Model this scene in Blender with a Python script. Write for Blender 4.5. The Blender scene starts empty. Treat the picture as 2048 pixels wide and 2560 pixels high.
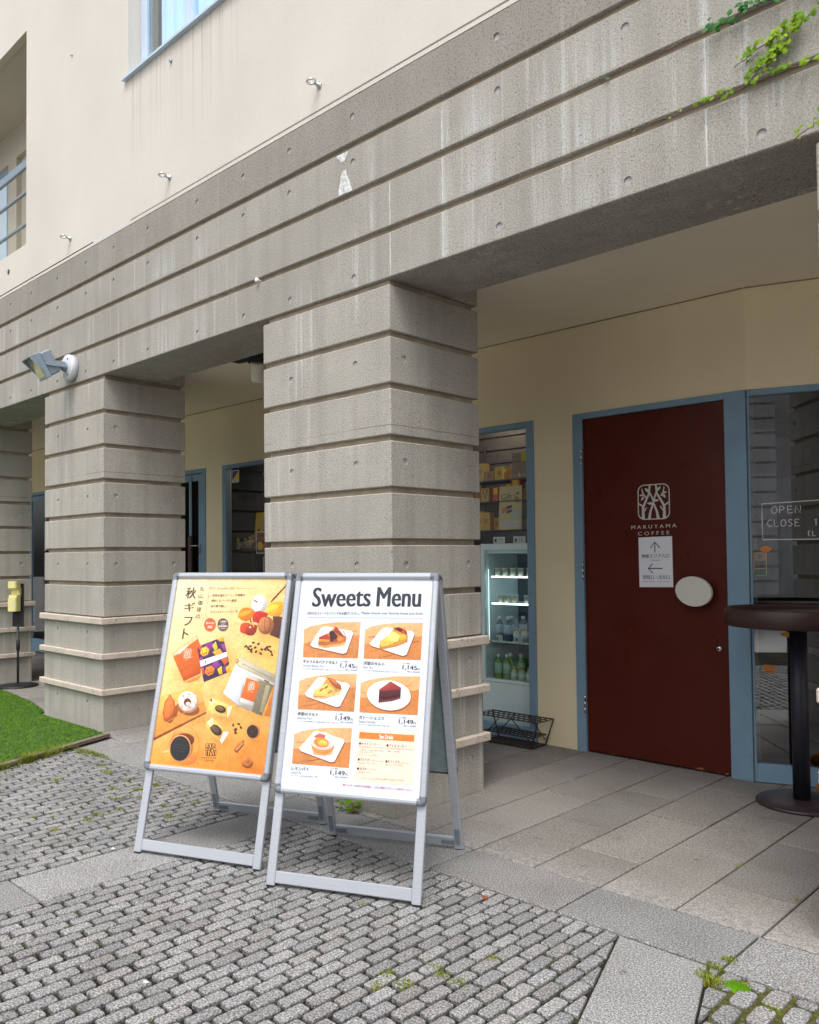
import bpy, math, random
import numpy as np
from mathutils import Matrix, Vector
random.seed(7)
R = math.radians
scn = bpy.context.scene
col = scn.collection

# ------------------------------------------------------------------ camera
F_PX, SX, SY = 2088.41, -70.15, 50.04          # measured on the 2048 x 2560 photograph
cam_d = bpy.data.cameras.new("camera")
cam_d.sensor_fit = 'VERTICAL'; cam_d.sensor_height = 36.0; cam_d.sensor_width = 28.8
cam_d.lens = 36.0 * F_PX / 2560
cam_d.shift_x = -SX / 2560; cam_d.shift_y = SY / 2560
cam_d.clip_end = 300; cam_d.clip_start = 0.05
cam = bpy.data.objects.new("camera", cam_d); col.objects.link(cam)
yaw, pitch, roll = 0.7827, 0.0286, -0.0097
fw = Vector((-math.sin(yaw)*math.cos(pitch), math.cos(yaw)*math.cos(pitch), math.sin(pitch)))
rt = Vector((math.cos(yaw), math.sin(yaw), 0)); up = rt.cross(fw)
r2 = rt*math.cos(roll) + up*math.sin(roll); u2 = -rt*math.sin(roll) + up*math.cos(roll)
m = Matrix((r2, u2, -fw)).transposed().to_4x4(); m.translation = (3.3125, -3.4136, 1.4886)
cam.matrix_world = m
scn.camera = cam

# ------------------------------------------------------------------ light
SUN_EL, SUN_AZ = 60.0, 148.0                    # azimuth clockwise from +Y, where the light comes from
world = bpy.data.worlds.new("World"); scn.world = world; world.use_nodes = True
wn = world.node_tree.nodes; wl = world.node_tree.links
sky = wn.new("ShaderNodeTexSky"); sky.sky_type = 'NISHITA'; sky.sun_disc = False
sky.sun_elevation = R(SUN_EL); sky.sun_rotation = R(SUN_AZ)
sky.dust_density = 4.0; sky.air_density = 1.0; sky.ozone_density = 1.0
hsv = wn.new("ShaderNodeHueSaturation"); hsv.inputs['Saturation'].default_value = 0.22
wl.new(sky.outputs[0], hsv.inputs['Color'])
wl.new(hsv.outputs[0], wn['Background'].inputs[0]); wn['Background'].inputs[1].default_value = 0.15
sd = bpy.data.lights.new("sun", 'SUN'); sd.energy = 0.7; sd.angle = R(18); sd.color = (1, .96, .9)
sun = bpy.data.objects.new("sun", sd); col.objects.link(sun)
dirv = Vector((math.sin(R(SUN_AZ))*math.cos(R(SUN_EL)), math.cos(R(SUN_AZ))*math.cos(R(SUN_EL)), math.sin(R(SUN_EL))))
sun.rotation_euler = (-dirv).to_track_quat('-Z', 'Y').to_euler()
scn.view_settings.view_transform = 'Standard'; scn.view_settings.look = 'None'
scn.view_settings.exposure = 0.8; scn.view_settings.gamma = 1.0
scn.render.engine = 'CYCLES'
try:
    scn.cycles.max_bounces = 8; scn.cycles.transparent_max_bounces = 12; scn.cycles.use_denoising = True
    scn.cycles.sample_clamp_indirect = 6
except Exception: pass

# ------------------------------------------------------------------ helpers
def S(r, g, b):                                  # sRGB 0..255 -> linear
    f = lambda c: (c/255/12.92) if c <= 10 else ((c/255+.055)/1.055)**2.4
    return (f(r), f(g), f(b), 1.0)

class NT:
    def __init__(s, name, rough=.7, metal=0.0, spec=.5):
        s.m = bpy.data.materials.new(name); s.m.use_nodes = True
        s.t = s.m.node_tree; s.b = s.t.nodes['Principled BSDF']
        s.b.inputs['Roughness'].default_value = rough; s.b.inputs['Metallic'].default_value = metal
        s.b.inputs['Specular IOR Level'].default_value = spec
        g = s.t.nodes.new('ShaderNodeTexCoord'); s.obj = g.outputs['Object']
    def _set(s, sock, v):
        if isinstance(v, bpy.types.NodeSocket): s.t.links.new(v, sock)
        elif v is not None: sock.default_value = v
    def n(s, typ, out=0, ins=(), **kw):
        nd = s.t.nodes.new('ShaderNode'+typ)
        for k, v in kw.items(): setattr(nd, k, v)
        for k, v in (ins.items() if isinstance(ins, dict) else enumerate(ins)): s._set(nd.inputs[k], v)
        return nd.outputs[out]
    def math(s, op, a, b=0.5, c=None):
        return s.n('Math', ins=(a, b) if c is None else (a, b, c), operation=op)
    def mapr(s, v, a, b, c=0.0, d=1.0):
        return s.n('MapRange', ins=(v, a, b, c, d))
    def mix(s, f, a, b, blend='MIX'):
        nd = s.t.nodes.new('ShaderNodeMix'); nd.data_type = 'RGBA'; nd.blend_type = blend
        s._set(nd.inputs[0], f); s._set(nd.inputs[6], a); s._set(nd.inputs[7], b); return nd.outputs[2]
    def noise(s, scale, detail=3, vec=None, rough=.55):
        return s.n('TexNoise', ins={'Vector': vec or s.obj, 'Scale': scale, 'Detail': detail, 'Roughness': rough})
    def scaled(s, sx, sy, sz):
        return s.n('Mapping', ins={0: s.obj, 3: (sx, sy, sz)})
    def xyz(s):
        nd = s.t.nodes.new('ShaderNodeSeparateXYZ'); s.t.links.new(s.obj, nd.inputs[0]); return nd.outputs
    def attr(s):
        return s.n('Attribute', attribute_name='Col')
    def color(s, v): s._set(s.b.inputs['Base Color'], v); return s
    def bump(s, h, strength=.3, dist=.004):
        s._set(s.b.inputs['Normal'], s.n('Bump', ins={'Strength': strength, 'Distance': dist, 'Height': h})); return s

def plain(name, rgb, rough=.6, metal=0.0, var=.08, scale=6.0, spec=.5, bump=0):
    t = NT(name, rough, metal, spec)
    c = tuple(rgb[:3])
    f = t.noise(scale, 4)
    t.color(t.mix(f, tuple(max(0, x*(1-var*1.6)) for x in c)+(1,), tuple(x*(1+var*1.6) for x in c)+(1,)))
    if bump: t.bump(t.noise(bump, 3), .25, .002)
    return t.m

def emit(name, rgb, strength):
    t = NT(name); t.color(tuple(rgb)+(1,)); t.b.inputs['Emission Color'].default_value = tuple(rgb)+(1,)
    t.b.inputs['Emission Strength'].default_value = strength; return t.m

class MB:
    """collects polygons (own vertices each) into ONE mesh"""
    def __init__(s): s.v=[]; s.f=[]; s.c=[]; s.mi=[]; s.sm=[]; s.M=None
    def add(s, vs, fs, c=(1,1,1,1), mi=0, smooth=False):
        o = len(s.v)
        if s.M is not None: vs = [tuple(s.M @ Vector(q)) for q in vs]
        s.v += [tuple(q) for q in vs]
        if isinstance(c, list): s.c += [tuple(q) for q in c]
        else: s.c += [tuple(c)]*len(vs)
        s.f += [tuple(o+i for i in f) for f in fs]; s.mi += [mi]*len(fs); s.sm += [smooth]*len(fs)
    def quad(s, a, b, c, d, **k): s.add([a, b, c, d], [(0, 1, 2, 3)], **k)
    def box(s, x0, x1, y0, y1, z0, z1, ch=0.0, **k):
        if ch <= 0:
            v = [(x0,y0,z0),(x1,y0,z0),(x1,y1,z0),(x0,y1,z0),(x0,y0,z1),(x1,y0,z1),(x1,y1,z1),(x0,y1,z1)]
            s.add(v, [(0,3,2,1),(4,5,6,7),(0,1,5,4),(1,2,6,5),(2,3,7,6),(3,0,4,7)], **k); return
        X=(x0,x1); Y=(y0,y1); Z=(z0,z1); v=[]; idx={}
        for i in (0,1):
            for j in (0,1):
                for l in (0,1):
                    sx,sy,sz = (1-2*i)*ch,(1-2*j)*ch,(1-2*l)*ch
                    for a,p in enumerate(((X[i],Y[j]+sy,Z[l]+sz),(X[i]+sx,Y[j],Z[l]+sz),(X[i]+sx,Y[j]+sy,Z[l]))):
                        idx[i,j,l,a]=len(v); v.append(p)
        f=[]
        for i in (0,1): f.append([idx[i,0,0,0],idx[i,1,0,0],idx[i,1,1,0],idx[i,0,1,0]])
        for j in (0,1): f.append([idx[0,j,0,1],idx[1,j,0,1],idx[1,j,1,1],idx[0,j,1,1]])
        for l in (0,1): f.append([idx[0,0,l,2],idx[1,0,l,2],idx[1,1,l,2],idx[0,1,l,2]])
        for i in (0,1):
            for j in (0,1): f.append([idx[i,j,0,0],idx[i,j,1,0],idx[i,j,1,1],idx[i,j,0,1]])
            for l in (0,1): f.append([idx[i,0,l,0],idx[i,1,l,0],idx[i,1,l,2],idx[i,0,l,2]])
        for j in (0,1):
            for l in (0,1): f.append([idx[0,j,l,1],idx[1,j,l,1],idx[1,j,l,2],idx[0,j,l,2]])
        for i in (0,1):
            for j in (0,1):
                for l in (0,1): f.append([idx[i,j,l,0],idx[i,j,l,1],idx[i,j,l,2]])
        ctr=Vector(((x0+x1)/2,(y0+y1)/2,(z0+z1)/2)); g=[]
        for q in f:
            p=[Vector(v[n]) for n in q]; nn=(p[1]-p[0]).cross(p[2]-p[0])
            g.append(tuple(q) if nn.dot(sum(p,Vector())/len(p)-ctr)>0 else tuple(q[::-1]))
        s.add(v, g, **k)
    def tube(s, pts, r, n=8, cap=True, **k):
        pts=[Vector(p) for p in pts]; rr = r if isinstance(r,(list,tuple)) else [r]*len(pts)
        v=[]; f=[]; prev=None
        for i,p in enumerate(pts):
            t=(pts[min(i+1,len(pts)-1)]-pts[max(i-1,0)]).normalized()
            if prev is None:
                a=Vector((0,0,1)) if abs(t.z)<.9 else Vector((1,0,0)); u=t.cross(a).normalized()
            else: u=(prev-t*prev.dot(t)).normalized()
            w=t.cross(u); prev=u
            v += [tuple(p+(u*math.cos(2*math.pi*q/n)+w*math.sin(2*math.pi*q/n))*rr[i]) for q in range(n)]
        for i in range(len(pts)-1):
            for q in range(n): f.append((i*n+q,i*n+(q+1)%n,(i+1)*n+(q+1)%n,(i+1)*n+q))
        if cap: f.append(tuple(range(n))[::-1]); f.append(tuple((len(pts)-1)*n+q for q in range(n)))
        k.setdefault('smooth',True); s.add(v,f,**k)
    def lathe(s, prof, ctr=(0,0,0), n=32, axis='z', **k):
        v=[]; f=[]
        for r,h in prof:
            for q in range(n):
                a=2*math.pi*q/n; x,y=r*math.cos(a),r*math.sin(a)
                v.append((ctr[0]+x,ctr[1]+y,ctr[2]+h) if axis=="z" else (ctr[0]+x,ctr[1]-h,ctr[2]+y) if axis=="y" else (ctr[0]+h,ctr[1]+x,ctr[2]+y))
        for i in range(len(prof)-1):
            for q in range(n): f.append((i*n+q,i*n+(q+1)%n,(i+1)*n+(q+1)%n,(i+1)*n+q))
        if prof[0][0]>1e-5: f.append(tuple(range(n))[::-1])
        if prof[-1][0]>1e-5: f.append(tuple((len(prof)-1)*n+q for q in range(n)))
        k.setdefault('smooth',True); s.add(v,f,**k)
    def prism(s, poly, d0, d1, plane='xz', **k):
        n=len(poly); g={'xz':lambda p,d:(p[0],d,p[1]),'xy':lambda p,d:(p[0],p[1],d),'yz':lambda p,d:(d,p[0],p[1])}[plane]
        v=[g(p,d0) for p in poly]+[g(p,d1) for p in poly]
        f=[tuple(range(n)),tuple(range(n,2*n))[::-1]]+[(i,n+i,n+(i+1)%n,(i+1)%n) for i in range(n)]
        s.add(v,f,**k)
    def build(s, name, mats, parent=None, fix=False, attr=True, loc=None):
        me=bpy.data.meshes.new(name); me.from_pydata(s.v,[],s.f)
        mats = mats if isinstance(mats,(list,tuple)) else [mats]
        for q in mats: me.materials.append(q)
        me.polygons.foreach_set('material_index', s.mi); me.polygons.foreach_set('use_smooth', s.sm)
        if attr:
            a=me.color_attributes.new('Col','FLOAT_COLOR','POINT')
            a.data.foreach_set('color', np.array(s.c,dtype=np.float32).ravel())
        me.update()
        if fix:
            import bmesh
            b=bmesh.new(); b.from_mesh(me); bmesh.ops.recalc_face_normals(b,faces=b.faces[:]); b.to_mesh(me); b.free()
        o=bpy.data.objects.new(name,me); col.objects.link(o)
        if parent: o.parent=parent
        if loc: o.location=loc
        return o

def tag(o, label=None, cat=None, group=None, kind=None):
    if label: o['label']=label
    if cat: o['category']=cat
    if group: o['group']=group
    if kind: o['kind']=kind
    return o
def thing(name, label, cat, loc=(0,0,0), rz=0, group=None):
    o=bpy.data.objects.new(name,None); col.objects.link(o); o.location=loc; o.rotation_euler=(0,0,rz)
    o.empty_display_size=.1
    return tag(o,label,cat,group)
def copy_tree(o, parent=None):
    c=o.copy(); col.objects.link(c); c.parent=parent
    for ch in list(o.children): copy_tree(ch,c)
    return c

# ------------------------------------------------------------------ materials
def concrete(name, a, b, streak=1.0, pit=1.0):
    t=NT(name,.85,0,.25); x,y,z=t.xyz()
    c=t.mix(t.mapr(t.noise(1.3,5),.32,.68), a, b)
    cl=t.mapr(t.noise(7,5,rough=.65),.35,.7); c=t.mix(t.math('MULTIPLY',cl,.5),c,tuple(q*.74 for q in a[:3])+(1,))
    # soft vertical staining from rain
    v1=t.noise(1.0,4,t.scaled(9,9,.55)); c=t.mix(t.math('MULTIPLY',t.mapr(v1,.47,.68),.6),c,tuple(q*.66 for q in a[:3])+(1,))
    # white lime runs, in a few clusters
    v2=t.mapr(t.noise(1.0,3,t.scaled(20,20,.5)),.57,.66)
    cluster=t.mapr(t.noise(.9,1,t.scaled(1.2,1.2,.8)),.50,.60)
    runs=t.math('MULTIPLY',t.math('MULTIPLY',v2,cluster),.75*streak)
    c=t.mix(runs,c,(.62,.62,.60,1))
    win=0.0
    for xc,w in ((.66,.13),(1.33,.20),(.42,.05),(1.86,.03),(-2.45,.22),(-1.95,.1),(-5.35,.12),(1.05,.06),(-.15,.05)):
        g1=t.mapr(t.math('ABSOLUTE',t.math('SUBTRACT',x,xc)),w*.45,w*1.15,1,0); win=g1 if isinstance(win,float) else t.math('MAXIMUM',win,g1)
    zf=t.math('FRACT',t.math('DIVIDE',t.math('SUBTRACT',z,.068+.036),.3)); zf=t.mapr(zf,.15,.95,1,.10)
    zm=t.math('MULTIPLY',t.mapr(z,3.05,3.10),t.mapr(z,3.90,3.98,1,.05))
    rn=t.mapr(t.noise(1.0,4,t.scaled(26,26,.9),.65),.40,.66)
    run2=t.math('MULTIPLY',t.math('MULTIPLY',win,rn),t.math('MULTIPLY',zf,zm)); c=t.mix(t.math('MULTIPLY',run2,.85*streak),c,(.62,.63,.63,1))
    pour=t.n('TexWhiteNoise',0,{'Vector':t.n('CombineXYZ',ins=(t.math('FLOOR',t.math('DIVIDE',t.math('ADD',x,.012),1.87)),0.0,t.math('FLOOR',t.math('DIVIDE',t.math('SUBTRACT',z,.068),.3))))},noise_dimensions='3D')
    c=t.mix(t.math('MULTIPLY',pour,.22),c,tuple(q*.6 for q in a[:3])+(1,))
    # fine grain, bug holes
    g=t.noise(130,3); c=t.mix(t.mapr(g,.35,.65),t.mix(1,c,(.72,.72,.72,1),'MULTIPLY'),t.mix(1,c,(1.2,1.2,1.2,1),'MULTIPLY'))
    ph=t.noise(105,1); pm=t.mapr(t.noise(1.6,3),.36,.60,.12,1)
    pits=t.math('MULTIPLY',t.mapr(ph,.635,.685),t.math('MULTIPLY',pm,.85*pit))
    c=t.mix(pits,c,(.07,.06,.05,1))
    beam_dark=t.math('MULTIPLY',t.mapr(z,3.06,3.10),.22); c=t.mix(beam_dark,c,(.17,.16,.14,1))  # everything above the pillar tops mixed darker
    # one thin pour line at the third band
    w=t.math('ABSOLUTE',t.math('SUBTRACT',t.math('ADD',z,t.math('MULTIPLY',t.noise(3,2),.02)),2.252))
    pl=t.math('MULTIPLY',t.math('LESS_THAN',w,.0022),t.mapr(t.noise(2.5,1),.36,.5))
    c=t.mix(t.math('MULTIPLY',pl,.75),c,(.12,.10,.08,1))
    # weathered, darker cap course at the top
    cap=t.math('MULTIPLY',t.mapr(z,3.97,3.99),t.mapr(t.noise(3,4),.25,.6,.35,.75))
    c=t.mix(t.math('MULTIPLY',cap,.7),c,(.23,.21,.18,1)); cp2=t.math('MULTIPLY',t.mapr(z,3.97,3.99),t.math('MULTIPLY',t.mapr(t.noise(85,2),.56,.62),.55)); c=t.mix(cp2,c,(.10,.09,.075,1))
    t.color(c); t.bump(t.math('SUBTRACT',t.noise(60,4),t.math('MULTIPLY',pits,1.5)),.35,.003)
    return t.m
M_CONC=concrete("board_marked_concrete",(.495,.472,.42,1),(.375,.355,.312,1))
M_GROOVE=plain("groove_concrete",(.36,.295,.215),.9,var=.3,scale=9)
M_PLUG=plain("mortar_plug",(.40,.395,.39),.9,var=.15,scale=40)
M_SEAM=plain("lime_seam",(.56,.55,.52),.9,var=.2,scale=12)
def patchy():
    t=NT("white_patch_paint",.85,0,.2); t.color(t.mix(t.mapr(t.noise(38,5,rough=.7),.40,.56),(.42,.40,.36,1),(.70,.72,.74,1))); return t.m
M_PATCH=patchy()

def ledge_mat():
    t=NT("pale_rendered_ledge",.85,0,.2)
    c=t.mix(t.mapr(t.noise(8,4),.3,.7),(.62,.54,.47,1),(.52,.45,.38,1))
    sp=t.math('MULTIPLY',t.mapr(t.noise(55,4,rough=.7),.54,.62),t.mapr(t.noise(6,2),.45,.6))
    c=t.mix(t.math('MULTIPLY',sp,.85),c,(.12,.09,.06,1)); t.color(c); t.bump(t.noise(70,3),.3,.003); return t.m
M_LEDGE=ledge_mat()

def stucco(name, base, stain=True):
    t=NT(name,.9,0,.2); x,y,z=t.xyz()
    d=tuple(q*.90 for q in base)+(1,)
    c=t.mix(t.mapr(t.noise(.9,4),.3,.7),base+(1,),d)
    vs=t.noise(1,3,t.scaled(6,6,.35)); c=t.mix(t.math('MULTIPLY',t.mapr(vs,.5,.8),.10),c,tuple(q*.78 for q in base)+(1,))
    if stain:   # dark runs below the window sill
        wx=t.math('MULTIPLY',t.mapr(x,-3.0,-2.95),t.mapr(x,-1.9,-1.2,1,0))
        line=t.mapr(t.noise(1,1,t.scaled(34,.01,.02)),.57,.61)
        broad=t.mapr(t.noise(1,2,t.scaled(12,.01,.12)),.42,.65)
        fade=t.math('MULTIPLY',t.mapr(z,4.62,5.45),t.mapr(z,5.52,5.53,1,0))
        f=t.math('MULTIPLY',t.math('MULTIPLY',wx,fade),t.math('ADD',t.math('MULTIPLY',line,.30),t.math('MULTIPLY',broad,.10)))
        c=t.mix(f,c,(.16,.14,.12,1))
    g=t.noise(160,2); c=t.mix(t.mapr(g,.3,.7),t.mix(1,c,(.95,.95,.95,1),'MULTIPLY'),t.mix(1,c,(1.04,1.04,1.04,1),'MULTIPLY'))
    t.color(c); t.bump(t.noise(110,3),.35,.003); return t.m
M_STUC=stucco("cream_stucco",(.64,.60,.54))
M_WALL=stucco("ochre_wall_paint",(.90,.78,.54),False)
M_CEIL=stucco("ceiling_paint",(.90,.80,.645),False)

def granite(name, dark, mid, light, scale, bumpy=.25, stains=True):
    t=NT(name,.85,0,.3); x,y,z=t.xyz()
    g=t.noise(scale,3,rough=.75)
    r=t.n('ValToRGB',ins=(g,)); nd=r.node; cr=nd.color_ramp
    cr.elements[0].position=.34; cr.elements[0].color=dark; cr.elements[1].position=.66; cr.elements[1].color=light
    e=cr.elements.new(.5); e.color=mid
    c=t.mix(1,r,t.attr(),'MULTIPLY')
    big=t.noise(2.3,5,rough=.6); c=t.mix(t.math('MULTIPLY',t.mapr(big,.45,.7),.45),c,t.mix(1,c,(.62,.60,.57,1),'MULTIPLY'))
    if stains:
        # lime dust along the drip line at the slab edge, and dark spots of dirt
        dl=t.math('MULTIPLY',t.mapr(y,-.075,-.045),t.mapr(y,-.03,.22,1,0))
        c=t.mix(t.math('MULTIPLY',t.math('MULTIPLY',dl,t.mapr(t.noise(30,5,rough=.75),.40,.66)),.38),c,(.58,.58,.57,1))
        sp=t.mapr(t.noise(11,3),.70,.74); c=t.mix(t.math('MULTIPLY',sp,.6),c,(.05,.045,.04,1))
    t.color(c); t.bump(g,bumpy,.004); return t.m
M_COB=granite("granite_sett",(.05,.049,.05,1),(.25,.247,.246,1),(.58,.58,.585,1),135,.3,False)
M_SLAB=granite("granite_slab",(.075,.073,.073,1),(.25,.246,.242,1),(.60,.60,.60,1),150,.3)
M_TILE=granite("porch_slab",(.13,.121,.112,1),(.245,.229,.212,1),(.39,.368,.347,1),120,.25)

def soil():
    t=NT("joint_soil",.95,0,.1)
    c=t.mix(t.mapr(t.noise(40,4),.35,.65),(.018,.015,.013,1),(.036,.030,.026,1))
    moss=t.math('MULTIPLY',t.mapr(t.noise(3.2,3),.50,.62),t.mapr(t.noise(28,3),.44,.58))
    c=t.mix(t.math('MULTIPLY',moss,.8),c,(.085,.105,.03,1)); t.color(c); t.bump(t.noise(120,3),.6,.006); return t.m
M_SOIL=soil()
M_GROUND=plain("far_paving",(.46,.45,.43),.9,var=.12,scale=3,bump=40)

def moss():
    t=NT("moss",.95,0,.1)
    c=t.mix(t.mapr(t.noise(60,4),.35,.65),(.055,.06,.02,1),(.13,.13,.04,1)); t.color(c); t.bump(t.noise(150,3),.8,.01); return t.m
M_MOSS=moss()

def leafy(name, a, b, rough=.55, trans=.2):
    t=NT(name,rough,0,.08)
    c=t.mix(1,t.mix(t.mapr(t.noise(9,2),.35,.65),a,b),t.attr(),'MULTIPLY'); t.color(c)
    tr=t.t.nodes.new('ShaderNodeBsdfTranslucent'); t._set(tr.inputs[0],c)
    ms=t.t.nodes.new('ShaderNodeMixShader'); ms.inputs[0].default_value=trans
    out=t.t.nodes['Material Output']
    t.t.links.new(t.b.outputs[0],ms.inputs[1]); t.t.links.new(tr.outputs[0],ms.inputs[2]); t.t.links.new(ms.outputs[0],out.inputs[0])
    return t.m
M_TURF=leafy("turf_blade",(.105,.205,.010,1),(.16,.28,.016,1),.6,.15)
M_GRASS=leafy("weed_blade",(.17,.24,.03,1),(.30,.32,.06,1),.6,.25)
M_IVY=leafy("ivy_leaf",(.15,.30,.025,1),(.27,.40,.05,1),.5,.3)
M_IVYD=leafy("ivy_leaf_dark",(.045,.16,.06,1),(.08,.24,.08,1),.5,.25)
M_STEM=plain("ivy_stem",(.16,.085,.055),.8)

def glass(name, tint=(.72,.78,.80), lo=.10, ior=1.55):
    m=bpy.data.materials.new(name); m.use_nodes=True; t=m.node_tree; t.nodes.clear()
    tr=t.nodes.new('ShaderNodeBsdfTransparent'); tr.inputs[0].default_value=tint+(1,)
    gl=t.nodes.new('ShaderNodeBsdfGlossy'); gl.inputs['Roughness'].default_value=.01; gl.inputs[0].default_value=(.9,.92,.95,1)
    fr=t.nodes.new('ShaderNodeFresnel'); fr.inputs[0].default_value=ior
    ad=t.nodes.new('ShaderNodeMath'); ad.operation='ADD'; ad.inputs[1].default_value=lo; ad.use_clamp=True
    mx=t.nodes.new('ShaderNodeMixShader'); ou=t.nodes.new('ShaderNodeOutputMaterial')
    ge=t.nodes.new('ShaderNodeNewGeometry'); sb=t.nodes.new('ShaderNodeMath'); sb.operation='SUBTRACT'; sb.inputs[0].default_value=1.0; t.links.new(ge.outputs['Backfacing'],sb.inputs[1])
    mu=t.nodes.new('ShaderNodeMath'); mu.operation='MULTIPLY'; t.links.new(ad.outputs[0],mu.inputs[0]); t.links.new(sb.outputs[0],mu.inputs[1])
    t.links.new(fr.outputs[0],ad.inputs[0]); t.links.new(mu.outputs[0],mx.inputs[0])
    t.links.new(tr.outputs[0],mx.inputs[1]); t.links.new(gl.outputs[0],mx.inputs[2]); t.links.new(mx.outputs[0],ou.inputs[0])
    return m
M_GLASS=glass("shop_glass",(.96,.98,.98),.0,1.5); M_UPGLASS=glass("upper_glass",(.90,.97,1.0),.12,1.5); M_GLASSR=glass("reflecting_shop_glass",(.55,.60,.68),.20,1.6); M_FRIDGEGL=glass("fridge_glass",(.93,.97,.97),.0,1.3)

def painted(name, rgb, worn=.5, rough=.45):
    t=NT(name,rough,0,.18)
    t._set(t.b.inputs['Roughness'],t.mapr(t.noise(5,5,rough=.7),.3,.7,rough-.1,rough+.2)); c=t.mix(t.mapr(t.noise(3,4),.3,.7),tuple(q*.9 for q in rgb)+(1,),tuple(q*1.08 for q in rgb)+(1,))
    w=t.math('MULTIPLY',t.mapr(t.noise(30,5,rough=.7),.66,.70),worn); c=t.mix(w,c,(.10,.11,.13,1))
    t.color(c); t.bump(t.noise(90,2),.08,.002); return t.m
M_BLUE=painted("blue_frame_paint",(.215,.335,.445))
M_BLUEP=painted("pale_blue_aluminium",(.50,.60,.72),0,.35)
M_DOOR=painted("dark_red_door",(.090,.0145,.0085),.14,.34)
M_SILVER=NT("brushed_aluminium",.42,.45); M_SILVER.color(M_SILVER.mix(M_SILVER.mapr(M_SILVER.noise(1,3,M_SILVER.scaled(3,3,160)),.3,.7),(.46,.49,.545,1),(.54,.57,.62,1))); M_SILVER=M_SILVER.m
M_CAP=plain("grey_plastic_cap",(.20,.215,.24),.4,.3)
M_ZINC=plain("zinc_bracket",(.34,.40,.45),.4,.8,var=.2,scale=30)
M_BOARD=plain("grey_back_board",(.20,.22,.235),.35,.2,var=.25,scale=25)
M_TEAL=plain("grey_teal_board",(.23,.30,.30),.35,.1,var=.25,scale=25)
M_BLACK=plain("black_plastic",(.016,.016,.018),.45)
M_BLACKM=plain("black_powder_coat",(.014,.016,.026),.5)
M_WOODR=plain("dark_red_wood_rim",(.042,.017,.014),.45,var=.25,scale=9)
M_TBASE=plain("cast_iron_base",(.045,.030,.034),.4,var=.15)
M_WHITE=plain("white_enamel",(.78,.79,.78),.45,var=.03)
M_CREAMP=plain("cream_enamel",(.62,.60,.48),.45,var=.04)
M_OFFWH=plain("off_white_handle",(.66,.65,.58),.45,var=.03)
M_YEL=plain("yellow_plastic",(.76,.69,.30),.35,var=.05)
M_STEEL=plain("stainless_steel",(.62,.63,.65),.22,1.0,var=.1)
M_GREYL=plain("grey_lamp_enamel",(.24,.30,.36),.45,.2,var=.1,scale=15)
M_LAMPW=plain("lamp_base_enamel",(.66,.67,.72),.35,var=.04)
M_LENS=plain("lamp_reflector",(.42,.42,.16),.25,.3,var=.3,scale=30)
M_RUST=plain("rusty_wire",(.035,.022,.018),.6,var=.5,scale=20)
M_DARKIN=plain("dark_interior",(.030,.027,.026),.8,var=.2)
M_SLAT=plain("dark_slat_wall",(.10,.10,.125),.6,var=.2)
M_EDGE=plain("dark_wood_edging",(.060,.040,.034),.7,var=.4,scale=20)
M_MATEDGE=plain("turf_border",(.21,.17,.125),.8,var=.25,scale=14)
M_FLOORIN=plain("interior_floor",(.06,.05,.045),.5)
M_CURT=plain("sky_tinted_curtain",(.80,.90,1.0),.9,var=.03)  # white curtain, blue of the reflected sky put into its colour
M_FRSTEEL=plain("fridge_panel",(.78,.86,.87),.4,.1,var=.04)
M_LED=emit("led_strip",(.78,.93,1.0),7); M_LEDD=emit("led_dots",(.75,.93,.90),2.2); M_WARMB=emit("added_shop_fill",(1,.78,.48),75); M_WARM=emit("warm_lamp",(1,.72,.35),7)
def printed(name, rough=.35, coat=0.0):
    t=NT(name,rough,0,.4); t.color(t.attr()); t.b.inputs['Coat Weight'].default_value=coat; return t.m
M_PRINT=printed("printed_paper",.45); M_POSTER=printed("poster_print",.35,.25)
def photo_print():
    t=NT("poster_print_ink",.35,0,.4); a=t.attr(); hs=t.n('SeparateColor',1,(a,),mode='HSV')
    n=t.math('ADD',t.math('MULTIPLY',t.noise(70,5,rough=.7),.65),t.math('MULTIPLY',t.noise(16,3),.35))
    k=t.math('MULTIPLY',t.mapr(hs,.12,.5),.55); sh_=t.mapr(n,.32,.68,.55,1.4)
    mul=t.n('CombineColor',ins=(sh_,sh_,sh_)); t.color(t.mix(k,a,t.mix(1,a,mul,'MULTIPLY'))); t.b.inputs['Coat Weight'].default_value=.3; t.b.inputs['Coat Roughness'].default_value=.08; return t.m
M_POSTER=photo_print(); M_VINYL=printed("vinyl_lettering",.6)

# ------------------------------------------------------------------ ground
gb=MB(); gb.quad((-70,-70,-.06),(70,-70,-.06),(70,70,-.06),(-70,70,-.06)); tag(gb.build("ground",M_GROUND),kind='structure')
so=MB(); so.quad((-14,-5.2,-.015),(6.6,-5.2,-.015),(6.6,4.3,-.015),(-14,4.3,-.015)); tag(so.build("joint_bed",M_SOIL),kind='structure')

def slab(mb, x0,x1,y0,y1, gap=.004, h=0, tone=None):
    k=tone if tone else random.uniform(.86,1.08); w=random.uniform(-.015,.015)
    dz=random.uniform(-.0015,.0015)+h
    mb.box(x0+gap,x1-gap,y0+gap,y1-gap,-.05,dz,ch=.004,c=(k+w,k,k-w,1))
ti=MB(); i=0; x=.623-.352*20; n0=-20
for k in range(-36,18):
    xa=.623+.352*(k-1); xb=xa+.352
    off=.33 if k%2==0 else .69                 # half-bond
    ys=[-.06]; y=off if off>0 else 0
    ye=2.62 if xa<.9 else 4.2
    while y<ye-.02: ys.append(y); y+=.742
    ys.append(ye)
    for a,b in zip(ys[:-1],ys[1:]): slab(ti,xa,xb,a,b,.0048)
tag(ti.build("porch_paving",M_TILE),kind='structure')
st=MB()
for k in range(-20,9):
    xa=.623+.70*(k); slab(st,xa,xa+.70,-.413,-.06,.005)
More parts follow.
